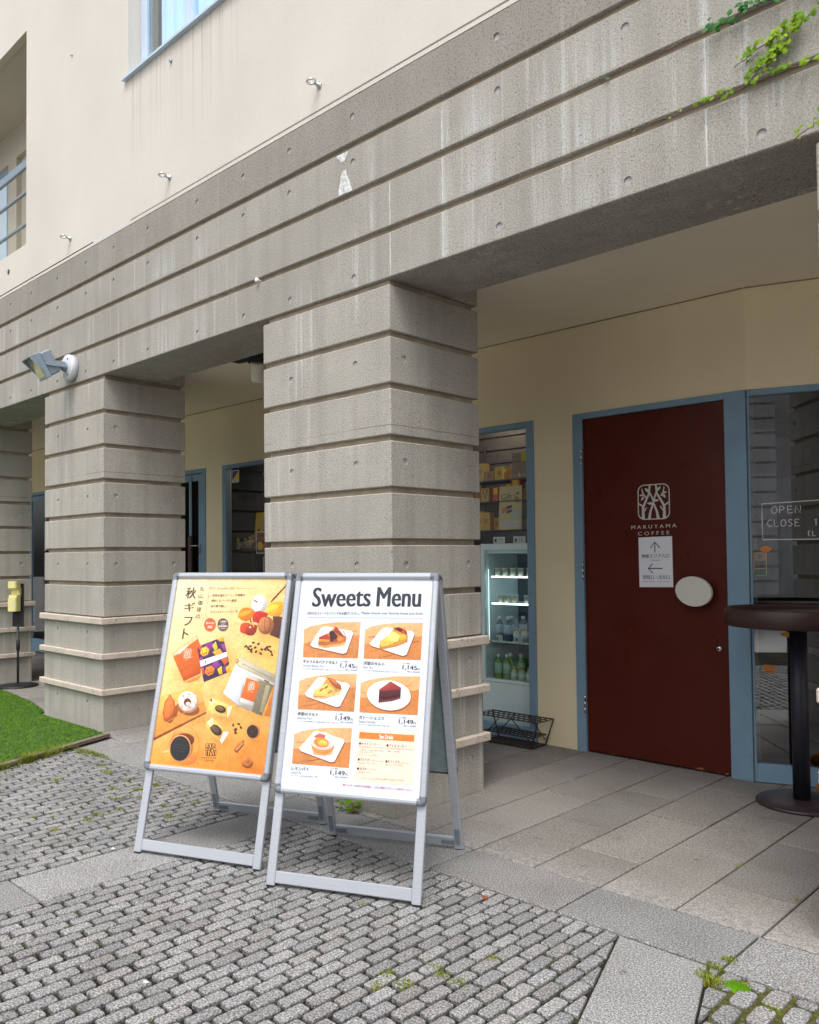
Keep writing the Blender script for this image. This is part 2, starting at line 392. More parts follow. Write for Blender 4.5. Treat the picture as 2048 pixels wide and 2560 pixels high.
# band of slabs running out from the building
y=-.413
for k in range(7):
    y1=y-(1.45 if k==0 else .72); 
    if k==0:
        slab(st,-.702,-.345,-1.14,-.418,.005); slab(st,-.702,-.345,-1.86,-1.14,.005); y=-1.86
    else: slab(st,-.702,-.345,y-.72,y,.005); y-=.72
# the diagonal band
dv=Vector((.311,-.950,0)).normalized(); pv=Vector((-dv.y,dv.x,0))
org=Vector((1.627,-.428,0)); wd=.338
def diag(a,b,first=False):
    k=random.uniform(.9,1.06); g=.004
    p0=org+dv*a+pv*g; p1=org+dv*b+pv*g; p2=org+dv*b+pv*(wd-g); p3=org+dv*a+pv*(wd-g)
    if first: p0=Vector((1.631,-.428,0)); p3=Vector((1.978,-.428,0))
    q=[p0,p1,p2,p3]; v=[(*p.xy,-.05) for p in q]+[(*p.xy,-.003) for p in q]
    c=sum(q,Vector())/4; v+=[(*(p+(c-p).normalized()*.005).xy,0.0) for p in q]
    st.add(v,[(8,9,10,11)]+[(i,(i+1)%4,4+(i+1)%4,4+i) for i in range(4)]+[(4+i,4+(i+1)%4,8+(i+1)%4,8+i) for i in range(4)],c=(k,k,k,1))
diag(0,.64,True); diag(.648,1.35); diag(1.358,2.06); diag(2.068,2.77); diag(2.78,3.5)
tag(st.build("slab_paving",M_SLAB,fix=True),kind='structure')

# granite setts: real rounded blocks
def sett(mb, cx, cy, lx, ly, r, ang=0.0):
    n=4; ring=[]
    for sx,sy,a0 in ((1,1,0),(-1,1,90),(-1,-1,180),(1,-1,270)):
        for q in range(n):
            a=R(a0+90*q/(n-1)); ring.append((sx*(lx/2-r)+r*math.cos(a),sy*(ly/2-r)+r*math.sin(a)))
    tx,ty=random.uniform(-.008,.008),random.uniform(-.02,.02); dz=random.uniform(-.0015,.0015)
    ca,sa=math.cos(ang),math.sin(ang); v=[]; N=len(ring)
    for ins,z in ((0,-.03),(0,-.0065),(.0014,-.0012),(.0036,0.0)):
        for x,y in ring:
            f=1-ins/(math.hypot(x,y)+1e-6); fx=x*(1-ins/(lx/2)); fy=y*(1-ins/(ly/2))
            v.append((cx+fx*ca-fy*sa, cy+fx*sa+fy*ca, z+dz+fx*tx+fy*ty))
    f=[]
    for l in range(3):
        for q in range(N): f.append((l*N+q,l*N+(q+1)%N,(l+1)*N+(q+1)%N,(l+1)*N+q))
    f.append(tuple(3*N+q for q in range(N)))
    k=random.choice((.80,.88,.92,.95,1,1,1.05,1.10)); w=random.uniform(-.02,.02)
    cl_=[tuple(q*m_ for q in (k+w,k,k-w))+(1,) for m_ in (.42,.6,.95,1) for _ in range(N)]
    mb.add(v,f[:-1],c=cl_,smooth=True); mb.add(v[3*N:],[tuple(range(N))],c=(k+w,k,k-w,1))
def clip_diag(x):   # y range rows may use right/left of the diagonal band
    return None
def cutsett(mb,cl):
    cx=sum(p[0] for p in cl)/len(cl); cy=sum(p[1] for p in cl)/len(cl); n=len(cl); v=[]
    for k_,z in ((1,-.03),(1,-.0065),(.95,-.0018),(.87,-.0005)): v+=[(cx+(x-cx)*k_,cy+(y-cy)*k_,z) for x,y in cl]
    k=random.uniform(.85,1.05); mb.add(v,[(l*n+q,l*n+(q+1)%n,(l+1)*n+(q+1)%n,(l+1)*n+q) for l in range(3) for q in range(n)]+[tuple(3*n+q for q in range(n))],c=(k,k,k,1))
cb=MB(); PX,PY=.0657,.1385
def left_of_diag(x,y): return (Vector((x,y,0))-org).dot(pv)
def field(x0,x1,y0,y1,gx=.0122,gy=.0155,side=0,px=PX,py=PY,rr=.010):
    nx=int(round((x1-x0)/px)); pxx=(x1-x0)/nx
    for i in range(nx):
        xc=x0+(i+.5)*pxx
        y=y1
        first=True
        while y>y0+.02:
            L=py*(.5 if (first and i%2==0) else 1)
            if y-L<y0: L=y-y0
            if L>.03:
                yc=y-L/2; lx=pxx-gx+random.uniform(-.002,.002); ly=L-gy+random.uniform(-.004,.003); ok=True; xx=xc
                if side:
                    q=[(xc-lx/2,yc-ly/2),(xc+lx/2,yc-ly/2),(xc+lx/2,yc+ly/2),(xc-lx/2,yc+ly/2)]
                    f_=(lambda p:-left_of_diag(*p)-.006) if side==-1 else (lambda p:left_of_diag(*p)-wd-.006)
                    ds_=[f_(p) for p in q]
                    if max(ds_)<.012: ok=False
                    elif min(ds_)<0:
                        ok=False; cl=[]
                        for i_ in range(4):
                            p,n_=q[i_],q[(i_+1)%4]; dp,dn=ds_[i_],ds_[(i_+1)%4]
                            if dp>=0: cl.append(p)
                            if dp*dn<0: t_=dp/(dp-dn); cl.append((p[0]+(n_[0]-p[0])*t_,p[1]+(n_[1]-p[1])*t_))
                        cutsett(cb,cl)
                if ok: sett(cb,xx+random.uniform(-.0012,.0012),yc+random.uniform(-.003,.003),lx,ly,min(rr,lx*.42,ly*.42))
            y-=L; first=False
field(-.343,2.81,-4.6,-.416,side=-1)
field(-4.9,-.706,-4.6,-.416)
field(1.95,4.2,-3.6,-.416,gx=.018,gy=.020,side=1,px=.082,py=.14,rr=.02)
field(-10.0,-4.9,-2.2,-.416,gx=.009,gy=.012)
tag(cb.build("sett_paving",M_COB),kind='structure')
# moss filling the wide joints right of the diagonal band
ms=MB(); ms.prism([(2.02,-.42),(3.3,-.42),(3.4,-1.9),(2.48,-1.9)],-.0147,-.0095,'xy'); tag(ms.build("moss",M_MOSS),kind='stuff',label="green brown moss filling the wide joints between the setts",cat="moss")

# ------------------------------------------------------------------ building
B=thing("cafe_building","cream upper wall over a grooved grey concrete arcade with a ground floor cafe behind it","building",(0,0,0))
def hole_face(mb, O, U, V, w, h, holes, r=.0205, depth=.008):
    """flat rectangle with round form-tie recesses; O lower left corner, U,V unit vectors, outward = U x V"""
    O,U,V=Vector(O),Vector(U),Vector(V); N=U.cross(V)
    P=lambda u,v,d=0:tuple(O+U*u+V*v-N*d)
    cuts=[0.0]; hs=sorted(holes); s=r*1.5
    u=0.0
    for hu,hv in hs:
        if hu-s>u+1e-6: mb.quad(P(u,0),P(hu-s,0),P(hu-s,h),P(u,h))
        mb.quad(P(hu-s,0),P(hu+s,0),P(hu+s,hv-s),P(hu-s,hv-s)); mb.quad(P(hu-s,hv+s),P(hu+s,hv+s),P(hu+s,h),P(hu-s,h))
        n=16; v=[]; 
        for q in range(n):
            a=2*math.pi*q/n+math.pi/4; x,y=math.cos(a),math.sin(a); k=s/max(abs(x),abs(y)); v.append(P(hu+x*k,hv+y*k))
        for rr,dd in ((r,0),(r*.97,depth),):
            for q in range(n):
                a=2*math.pi*q/n+math.pi/4; v.append(P(hu+rr*math.cos(a),hv+rr*math.sin(a),dd))
        f=[(l*n+q,l*n+(q+1)%n,(l+1)*n+(q+1)%n,(l+1)*n+q) for l in (0,1) for q in range(n)]
        mb.add(v,f)
        mb.add(v[2*n:],[tuple(range(n))],mi=1)
        u=hu+s
    if u<w-1e-6: mb.quad(P(u,0),P(w,0),P(w,h),P(u,h))
def band(mb,x0,x1,y0,y1,z0,z1,front=(),right=(),left=(),ch=.005,bottom_sharp=False):
    """chamfered block whose front (y0) and side faces carry form-tie recesses"""
    c=ch; hz=(z1-z0)-2*c; X0,X1,Y0,Y1,Z0,Z1=x0+c,x1-c,y0+c,y1-c,z0+c,z1-c
    hole_face(mb,(X0,y0,Z0),(1,0,0),(0,0,1),X1-X0,hz,[(u-X0,v-Z0) for u,v in front])
    hole_face(mb,(x1,Y0,Z0),(0,1,0),(0,0,1),Y1-Y0,hz,[(u-Y0,v-Z0) for u,v in right])
    hole_face(mb,(x0,Y1,Z0),(0,-1,0),(0,0,1),Y1-Y0,hz,[(Y1-u,v-Z0) for u,v in left])
    hole_face(mb,(X1,y1,Z0),(-1,0,0),(0,0,1),X1-X0,hz,[(X1-u,v-Z0) for u,v in front])
    mb.quad((X0,Y0,z1),(X1,Y0,z1),(X1,Y1,z1),(X0,Y1,z1)); mb.quad((X0,Y1,z0),(X1,Y1,z0),(X1,Y0,z0),(X0,Y0,z0))
    # chamfers
    for zz,ZZ in ((z0,Z0),(z1,Z1)):
        s=1 if zz==z1 else -1
        for q in (((X0,y0,ZZ),(X1,y0,ZZ),(X1,Y0,zz),(X0,Y0,zz)),((X1,y1,ZZ),(X0,y1,ZZ),(X0,Y1,zz),(X1,Y1,zz)),
                  ((x1,Y0,ZZ),(x1,Y1,ZZ),(X1,Y1,zz),(X1,Y0,zz)),((x0,Y1,ZZ),(x0,Y0,ZZ),(X0,Y0,zz),(X0,Y1,zz))):
            mb.add(list(q),[(0,1,2,3) if s>0 else (3,2,1,0)])
    for a,b,cx in (((x0,Y0),(X0,y0),0),((X1,y0),(x1,Y0),0),((x1,Y1),(X1,y1),0),((X0,y1),(x0,Y1),0)):
        mb.quad((*a,Z0),(*b,Z0),(*b,Z1),(*a,Z1))
        for zz,ZZ in ((z0,Z0),(z1,Z1)):
            cxx=X0 if a[0]<(x0+x1)/2 else X1; cyy=Y0 if a[1]<(y0+y1)/2 else Y1
            mb.add([(*a,ZZ),(*b,ZZ),(cxx,cyy,zz)],[(0,1,2) if zz==z1 else (2,1,0)])
PW,PD,ZB=1.19,.815,3.05
def make_pillar():
    p=MB(); x0,x1=-PW,0
    p.box(x0+.03,x1-.03,.03,PD-.03,0,3.087,mi=2)
    for k in range(7):
        zt=ZB-.3*k; zb=zt-.264; hz=zt-.115
        hole=k in (1,3,5)
        fr=[(-.893,hz),(-.29,hz)] if hole else []; sd_=[(.119,hz),(.688,hz)] if hole else []
        band(p,x0,x1,0,PD,zb,zt,fr,sd_,sd_)
    for zb,zt,hole in ((.672,.92,True),(.366,.618,False),(.0,.312,True)):
        hz=zt-.085
        fr=[(-.893,hz),(-.29,hz)] if hole else []; sd_=[(.119,hz),(.688,hz)] if hole else []
        band(p,x0,x1,0,PD,zb,zt,fr,sd_,sd_,ch=.003)
    p.box(x0+.004,x1-.004,.565,PD-.002,3.088,3.234)
    o=p.build("pillar",[M_CONC,M_PLUG,M_GROOVE],B)
    for z0,z1 in ((.921,.977),(.619,.671),(.313,.365)):
        l=MB(); l.box(x0-.036,x1+.036,-.036,PD+.036,z0,z1,ch=.006); 
        lo=l.build("ledge",M_LEDGE,o,fix=False)
    return o
P2=make_pillar()
for dx in (-3.467,-6.925,-10.4,3.468):
    q=copy_tree(P2,B); q.location=(dx,0,0)

# beam with four grooved courses
bm_=MB(); XL,XR=-14.0,6.4
hx=[-.297,-.902,-1.41,-1.99,-2.707,-3.278,-3.792,-4.38,-4.98,-5.5,-6.17,-6.75,-7.3,-7.9,-8.5,-9.2,-9.8,-10.4,.783,1.497,2.08,2.7,3.3,3.9,4.5]
band(bm_,XL,XR,0,.56,3.09,3.35,[(x,3.16) for x in hx])
band(bm_,XL,XR,0,.05,3.386,3.65)
band(bm_,XL,XR,0,.05,3.686,3.95,[(x,3.862) for x in hx])
band(bm_,XL,XR,0,.05,3.986,4.262,[(x,4.142) for x in hx])
bm_.box(XL,XR,.03,.55,3.345,4.268,mi=2)
bo=bm_.build("beam",[M_CONC,M_PLUG,M_GROOVE],B)
se=MB()
for x,za,zb in ((.012,3.10,3.345),(.012,3.39,3.64),(.41,3.10,3.34),(.41,3.39,3.64),(.41,3.69,3.90),(1.858,3.10,3.345),(1.858,3.39,3.645)):
    pts=[]; n=8
    for q in range(n+1):
        z=za+(zb-za)*q/n; w=.0022+random.random()*.003; xx=x+random.uniform(-.0015,.0015); pts.append((xx-w,xx+w,z))
    se=MB()
    for a,b in zip(pts[:-1],pts[1:]): se.quad((a[0],-.0012,a[2]),(a[1],-.0012,a[2]),(b[1],-.0012,b[2]),(b[0],-.0012,b[2]))
    se.build("lime_seam",M_SEAM,bo)
pa=MB()
def ragged(poly,n=9,j=.004):
    out=[]
    for a,b in zip(poly,poly[1:]+poly[:1]):
        for q in range(n):
            t=q/n; out.append((a[0]+(b[0]-a[0])*t+random.uniform(-j,j),a[1]+(b[1]-a[1])*t+random.uniform(-j,j)))
    return out
pa.prism(ragged([(-.440,3.945),(-.400,3.896),(-.383,3.884),(-.350,3.91),(-.335,3.945)]),-.0015,.0,'xz')
pa.build("paint_patch",M_PATCH,bo,fix=True)
pa=MB(); pa.prism(ragged([(-.432,3.692),(-.388,3.832),(-.362,3.838),(-.302,3.692)]),-.0015,.0,'xz'); 
pa.build("paint_patch",M_PATCH,bo,fix=True)

def wall_cells(mb,x0,x1,z0,z1,y,ops,rev=0.0,mi=0,facing=-1):
    xs=sorted({x0,x1}|{max(x0,min(x1,v)) for o in ops for v in o[:2]}); zs=sorted({z0,z1}|{max(z0,min(z1,v)) for o in ops for v in o[2:]})
    for a,b in zip(xs[:-1],xs[1:]):
        for c,d in zip(zs[:-1],zs[1:]):
            mx,mz=(a+b)/2,(c+d)/2
            if any(o[0]<mx<o[1] and o[2]<mz<o[3] for o in ops): continue
            mb.quad((a,y,c),(b,y,c),(b,y,d),(a,y,d),mi=mi)
    if rev:
        for a,b,c,d in ops:
            mb.quad((a,y,c),(a,y,d),(a,y+rev,d),(a,y+rev,c),mi=mi); mb.quad((b,y,d),(b,y,c),(b,y+rev,c),(b,y+rev,d),mi=mi)
            mb.quad((a,y,d),(b,y,d),(b,y+rev,d),(a,y+rev,d),mi=mi)
            if c>z0: mb.quad((b,y,c),(a,y,c),(a,y+rev,c),(b,y+rev,c),mi=mi)
# upper wall
LOG=(-8.6,-5.12,4.68,6.88); WIN=(-3.03,-.9,5.52,7.3)
uw=MB(); wall_cells(uw,XL,XR,4.305,9.2,.004,[LOG,WIN])
a,b,c,d=WIN; 
uw.quad((a,.004,c),(a,.004,d),(a,.21,d),(a,.21,c)); uw.quad((b,.004,d),(b,.004,c),(b,.21,c),(b,.21,d)); uw.quad((a,.004,d),(b,.004,d),(b,.21,d),(a,.21,d))
uw.box(XL,XR,.002,.3,4.266,4.291)               # stop bead along the concrete
uw.box(XL,XR,.022,.3,4.291,4.306)
uw.quad((XL,.004,9.2),(XR,.004,9.2),(XR,6,9.2),(XL,6,9.2)); uw.quad((XR,.004,4.3),(XR,6,4.3),(XR,6,9.2),(XR,.004,9.2))
up=uw.build("upper_wall",M_STUC,B)
lg=MB(); a,b,c,d=LOG; Y1=.72
lg.quad((b,.004,c),(b,Y1,c),(b,Y1,d),(b,.004,d)); lg.quad((a,.004,d),(a,Y1,d),(a,Y1,c),(a,.004,c))
lg.box(a,b,.006,.075,d-.0005,d+.10); lg.quad((a,.09,d+.02),(b,.09,d+.02),(b,Y1,d+.02),(a,Y1,d+.02)); lg.box(a,b,.075,.0895,d+.008,d+.1)
lg.quad((a,.004,c),(b,.004,c),(b,Y1,c),(a,Y1,c))
wall_cells(lg,a-.1,b,c,d+.03,Y1,[(-7.19,-6.5,c,6.53),(-8.5,-7.45,c,6.53)],.06)
lg.quad((-7.19,Y1+.06,c),(-6.5,Y1+.06,c),(-6.5,Y1+.06,6.53),(-7.19,Y1+.06,6.53))
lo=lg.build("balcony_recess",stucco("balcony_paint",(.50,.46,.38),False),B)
rl=MB()
for z,h in ((5.60,.085),(5.30,.026),(4.965,.026)): rl.box(LOG[0],LOG[1]-.002,.09,.125,z-h/2+.02,z+h/2+.02,ch=.004)
rl.box(LOG[1]-.042,LOG[1]-.003,.085,.13,LOG[2],5.57,ch=.003)
rl.build("railing",plain("grey_blue_rail",(.20,.255,.31),.45),lo)
gw=MB(); gw.box(-8.49,-7.46,Y1+.03,Y1+.05,4.69,6.45); go=gw.build("balcony_pane",M_UPGLASS,lo)
gw=MB()
for x in (-8.49,-8.0,-7.54): gw.box(x,x+.08,Y1+.015,Y1+.029,4.69,6.40,ch=.003)
gw.box(-8.49,-7.46,Y1+.012,Y1+.028,6.401,6.50,ch=.003)
gw.build("balcony_window_frame",M_BLUE,lo)
# upper window
wf=MB(); x0,x1,z0,z1=WIN; yF=.12
for xa,xb in ((-3.028,-2.93),(-2.34,-2.285),(-2.283,-2.228),(-1.0,-.9)): wf.box(xa,xb,yF,yF+.06,z0+.012,z1,ch=.004)
wf.box(x0+.1,x1,yF+.005,yF+.055,z0+.012,z0+.075,ch=.004); wf.box(x0,x1,yF+.005,yF+.055,z1-.05,z1-.002,ch=.004)
wfo=wf.build("upper_window",M_BLUEP,B)
g=MB(); g.box(-2.93,-.95,yF+.025,yF+.033,z0+.07,z1-.04); g.build("pane",M_UPGLASS,wfo)
s=MB(); s.prism([(-.035,5.497),(.16,5.513),(.16,5.528),(-.035,5.515)],x0+.01-.06,x1+.06,'yz'); s.build("sill",M_BLUEP,wfo,fix=True)
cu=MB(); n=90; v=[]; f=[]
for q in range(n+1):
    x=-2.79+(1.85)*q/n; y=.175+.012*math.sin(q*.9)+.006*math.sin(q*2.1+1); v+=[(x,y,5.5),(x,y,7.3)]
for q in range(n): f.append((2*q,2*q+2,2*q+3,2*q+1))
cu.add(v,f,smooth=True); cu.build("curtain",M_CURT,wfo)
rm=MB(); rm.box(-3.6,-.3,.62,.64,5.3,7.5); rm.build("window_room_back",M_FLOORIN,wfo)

# back wall of the arcade
YW=2.156
AW=R(20.0); PIV=(1.165,YW); XA=1.165
def aw(u,v,z): return (PIV[0]+u*math.cos(AW)-v*math.sin(AW), PIV[1]+u*math.sin(AW)+v*math.cos(AW), z)
OPS=[(-.141,3.3,0,2.557),(-1.78,-.503,0,2.557),(-4.82,-2.75,0,2.557),(-6.42,-5.165,0,2.557),(-10.4,-9.3,0,2.557),(-9.1,-7.2,0,2.557)]
bw=MB(); wall_cells(bw,XL,XA,0,3.30,YW,[o for o in OPS if o[1]<2]+[(-.141,XA,0,2.557)],.12)
bw.M=Matrix.Translation((PIV[0],PIV[1],0))@Matrix.Rotation(AW,4,'Z'); wall_cells(bw,0,4.6,0,3.30,0,[(0,2.1,0,2.557)],.12); bw.M=None
bw.build("arcade_back_wall",M_WALL,B)
ce=MB(); ce.box(XL,XR,.552,YW+2.2,3.235,3.3); ce.build("arcade_ceiling",M_CEIL,B)

def frame_mb(x0,x1,z0,z1,l,r,t,b,y0=YW-.012,y1=YW+.06):
    f=MB()
    f.box(x0,x0+l,y0,y1,z0,z1,ch=.003); f.box(x1-r,x1,y0,y1,z0,z1,ch=.003)
    f.box(x0+l,x1-r,y0+.001,y1-.001,z1-t,z1-.0005,ch=.003)
    if b: f.box(x0+l,x1-r,y0+.001,y1-.001,z0,z0+b,ch=.003)
    return f
def pane(x0,x1,z0,z1,parent,y=YW+.03,m=None):
    g=MB(); g.box(x0,x1,y,y+.008,z0,z1); return g.build("pane",m or M_GLASS,parent)
# right shop window with the hand-lettered opening hours
f=frame_mb(.004,2.1,.004,2.556,.012,.08,.042,.118,-.012,.06); sw=f.build("shop_window",M_BLUE,B); sw.location=(PIV[0],PIV[1],0); sw.rotation_euler=(0,0,AW)
pane(.016,2.03,.118,2.52,sw,.02,M_GLASSR)
# door with its frame
f=frame_mb(-.141,1.1635,.0,2.556,.078,.1425,.044,0,YW-.016); f.box(1.028,1.034,YW-.005,YW+.02,0,2.5)
dr=MB(); dr.box(-.061,1.019,YW+.004,YW+.05,.012,2.510,ch=.004); door=dr.build("door",M_DOOR,B); door['label']="dark red flush door"
f.build("door_frame",M_BLUE,door)
# narrow window in front of the fridge
f=frame_mb(-1.78,-.504,.003,2.556,.07,.07,.045,.098); nw=f.build("shop_window",M_BLUE,B); pane(-1.70,-.58,.098,2.51,nw)
# left shop window
f=frame_mb(-4.82,-2.75,.003,2.556,.075,.07,.042,.1); lw=f.build("shop_window",M_BLUE,B); pane(-4.745,-2.82,.1,2.515,lw)
# glazed doors in the left bays
def glazed_door(x0,x1):
    f=frame_mb(x0,x1,0,2.556,.07,.075,.048,0); d=f.build("glazed_door",M_BLUE,B)
    l=MB(); l.box(x1-.19,x1-.079,YW+.015,YW+.055,.02,2.50,ch=.004); l.box(x0+.075,x0+.18,YW+.015,YW+.055,.02,2.50,ch=.004)
    l.box(x0+.18,x1-.19,YW+.016,YW+.054,2.42,2.50,ch=.003); l.box(x0+.18,x1-.19,YW+.016,YW+.054,.02,.22,ch=.003)
    l.build("door_leaf",M_BLUE,d); pane(x0+.18,x1-.19,.22,2.42,d)
    b=MB(); b.box(x1-.365,x1-.315,YW-.01,YW+.012,1.75,2.47,ch=.01); b.build("pull_bar",M_BLUE,d)
    b=MB(); b.box(x1-.375,x1-.30,YW-.02,YW+.01,.55,1.745,ch=.006); b.build("push_panel",M_EDGE,d)
    h=MB(); h.box(x1-.165,x1-.135,YW-.002,YW+.015,1.535,1.645,ch=.003); h.tube([(x1-.15,YW-.005,1.63),(x1-.15,YW-.04,1.632),(x1-.28,YW-.045,1.634)],.008); h.build("handle",M_STEEL,d)
    return d
glazed_door(-6.42,-5.166); glazed_door(-10.4,-9.3)
f=frame_mb(-9.1,-7.2,.003,2.556,.075,.07,.042,.1); o=f.build("shop_window",M_BLUE,B); pane(-9.02,-7.27,.1,2.515,o)
M_CHIP=plain("bare_orange_primer",(.36,.13,.04),.8,var=.3,scale=60)
for x,z,w,h in ((.80,.022,.06,.018),(.985,.02,.03,.014),(.30,.93,.012,.008),(.93,.018,.02,.008),(.15,.016,.03,.006)): ch_=MB(); ch_.prism(ragged([(x-w/2,z-h/2+.002),(x+w/2,z-h/2+.002),(x+w*.3,z+h/2),(x-w*.2,z+h*.3)],4,.003),YW+.0032,YW+.0039,'xz'); ch_.build("chipped_paint",M_CHIP,door,fix=True)
jl=MB(); jl.box(XL,XA-.003,YW-.006,YW-.0005,3.228,3.2345); jl.M=Matrix.Translation((PIV[0],PIV[1],0))@Matrix.Rotation(AW,4,'Z'); jl.box(.003,4.6,-.006,-.0005,3.228,3.2345); jl.build("ceiling_joint_shadow",plain("painted_joint_shadow",(.30,.22,.13),.9,var=.3,scale=8),B)  # thin brown strip painted as the shadow gap under the ceiling
# door furniture
for z in (2.22,1.36,.36):
    h=MB()
    for q in range(3): h.tube([(-.0635,YW-.022,z-.065+q*.045),(-.0635,YW-.022,z-.022+q*.045)],.0075,8)
    h.build("hinge",M_STEEL,door)
h=MB(); h.M=Matrix.Translation((.817,YW-.055,1.228))@Matrix.Rotation(R(10),4,'Y')@Matrix.Diagonal((.127,1,.101,1))
h.lathe([(0.0,.03),(.985,.03),(1.0,.024),(1.0,.004),(.985,0),(0,0)],n=64,axis='y',smooth=False); h.M=None
h.tube([(.75,YW-.055,1.228),(.75,YW+.01,1.228)],.012); h.tube([(.88,YW-.055,1.228),(.88,YW+.01,1.228)],.012)
h.build("handle",M_OFFWH,door,fix=True)
h=MB(); h.lathe([(.0,.012),(.012,.012),(.019,.008),(.021,0),(.021,-.01)],(.951,YW+.004,.844),20,'y'); h.lathe([(0,.0145),(.007,.0145),(.007,.01)],(.951,YW+.004,.844),12,'y',mi=1); h.build("lock",[M_STEEL,M_BLACK],door,fix=True)

# ------------------------------------------------------------------ lettering and print helpers
_tc={}
def text_polys(s, bold=0.0):
    k=(s,bold)
    if k in _tc: return _tc[k]
    c=bpy.data.curves.new('t','FONT'); c.body=s; c.size=1; c.resolution_u=3; c.offset=bold
    o=bpy.data.objects.new('t',c); me=bpy.data.meshes.new_from_object(o)
    v=np.array([q.co[:2] for q in me.vertices]) if len(me.vertices) else np.zeros((1,2)); fs=[tuple(p.vertices) for p in me.polygons]
    bpy.data.objects.remove(o); bpy.data.curves.remove(c); bpy.data.meshes.remove(me)
    _tc[k]=(v,fs); return _tc[k]
class Sheet:
    """flat print: maps (u,v) in metres on a plane and a layer number to 3-D"""
    def __init__(s, O, U, V, N, d0=.0006, step=.00018): s.O,s.U,s.V,s.N=map(Vector,(O,U,V,N)); s.d0=d0; s.st=step; s.mb=MB(); s.sub=0
    bounds=None
    def p(s,u,v,l):
        if s.bounds: u=min(max(u,0),s.bounds[0]); v=min(max(v,0),s.bounds[1])
        return tuple(s.O+s.U*u+s.V*v+s.N*(s.d0+l*s.st))
    shade=0
    def poly(s,pts,c,l=1,tf=None):
        if tf: pts=[tf(*q) for q in pts]
        if s.shade and not isinstance(c,list):      # printed picture: tonal variation within each inked shape
            us=[p[0] for p in pts]; vs=[p[1] for p in pts]; du=max(max(us)-min(us),1e-6); dv=max(max(vs)-min(vs),1e-6)
            c=[tuple(min(1,q*k) for q in c[:3])+(1,) for k in (1+s.shade*(((p[1]-min(vs))/dv-.5)*1.0-((p[0]-min(us))/du-.5)*.7)+random.uniform(-.06,.06) for p in pts)]
        ar=sum(a[0]*b[1]-b[0]*a[1] for a,b in zip(pts,pts[1:]+pts[:1]))
        if ar<0: pts=pts[::-1]; 
        if isinstance(c,list) and ar<0: c=c[::-1]
        s.sub=(s.sub+1)%9; s.mb.add([s.p(u,v,l+s.sub*.06) for u,v in pts],[tuple(range(len(pts)))],c=c)
    def soft(s,cx,cy,rx,ry,k,bg,l=1,tf=None,ang=0,n=24):
        ca,sa=math.cos(R(ang)),math.sin(R(ang)); pts=[(cx+rx*math.cos(t)*ca-ry*math.sin(t)*sa,cy+rx*math.cos(t)*sa+ry*math.sin(t)*ca) for t in [2*math.pi*q/n for q in range(n)]]
        if tf: c0=tf(cx,cy); pts=[tf(*p) for p in pts]
        else: c0=(cx,cy)
        cb=lambda p,f:tuple(max(0,v*w) for v,w in zip(bg(*p),(1-(1-f)*.75,f,f*f,1)))
        ar=sum(a[0]*b[1]-b[0]*a[1] for a,b in zip(pts,pts[1:]+pts[:1]))
        if ar<0: pts=pts[::-1]
        s.sub=(s.sub+1)%9; L=l+s.sub*.06
        mid=[((c0[0]+p[0])/2,(c0[1]+p[1])/2) for p in pts]; v=[c0]+mid+pts; cc=[cb(c0,k)]+[cb(p,(1+k*1.4)/2.4) for p in mid]+[cb(p,1.0) for p in pts]
        s.mb.add([s.p(u,w,L) for u,w in v],[(0,1+q,1+(q+1)%n) for q in range(n)]+[(1+q,1+n+q,1+n+(q+1)%n,1+(q+1)%n) for q in range(n)],c=cc)
    def ell(s,cx,cy,rx,ry,c,l=1,ang=0,tf=None,n=28):
        ca,sa=math.cos(R(ang)),math.sin(R(ang))
        s.poly([(cx+rx*math.cos(t)*ca-ry*math.sin(t)*sa,cy+rx*math.cos(t)*sa+ry*math.sin(t)*ca) for t in [2*math.pi*q/n for q in range(n)]],c,l,tf)
    def leaf(s,x0,y0,x1,y1,w,c,l=1,tf=None):
        dx,dy=x1-x0,y1-y0; n=8; a=[];b=[]
        for q in range(n+1):
            t=q/n; k=w*math.sin(math.pi*t**.8); a.append((x0+dx*t-dy*k,y0+dy*t+dx*k)); b.append((x0+dx*t+dy*k,y0+dy*t-dx*k))
        s.poly(a+b[::-1][1:-1],c,l,tf)
    def stroke(s,pts,w,c,l=1,tf=None):
        ws=w if isinstance(w,(list,tuple)) else [w]*len(pts); L=[];Rr=[]
        for i,p in enumerate(pts):
            a=pts[max(i-1,0)]; b=pts[min(i+1,len(pts)-1)]; dx,dy=b[0]-a[0],b[1]-a[1]; d=math.hypot(dx,dy)+1e-9
            L.append((p[0]-dy/d*ws[i]/2,p[1]+dx/d*ws[i]/2)); Rr.append((p[0]+dy/d*ws[i]/2,p[1]-dx/d*ws[i]/2))
        s.sub=(s.sub+1)%9
        for i in range(len(pts)-1):
            q=[L[i],L[i+1],Rr[i+1],Rr[i]]
            if tf: q=[tf(*z) for z in q]
            ar=sum(a[0]*b[1]-b[0]*a[1] for a,b in zip(q,q[1:]+q[:1]))
            if ar<0: q=q[::-1]
            s.mb.add([s.p(u,v,l+s.sub*.06) for u,v in q],[(0,1,2,3)],c=c)
    def text(s,string,p0,p1,h,c,l=2,bold=0.0,tf=None):
        """fit text between lower-left p0 and lower-right p1 with height h (same units as tf input, y down when tf given)"""
        v,fs=text_polys(string); mn=v.min(0); sz=np.maximum(v.max(0)-mn,1e-6)
        if tf: a=tf(*p0); b=tf(*p1); t=tf(p0[0],p0[1]-h); hh=math.hypot(t[0]-a[0],t[1]-a[1])
        else: a,b,hh=p0,p1,h
        dx,dy=b[0]-a[0],b[1]-a[1]; W=math.hypot(dx,dy); ux,uy=dx/W,dy/W
        q=(v-mn)/sz; pts=[(a[0]+ux*W*x-uy*hh*y,a[1]+uy*W*x+ux*hh*y) for x,y in q]
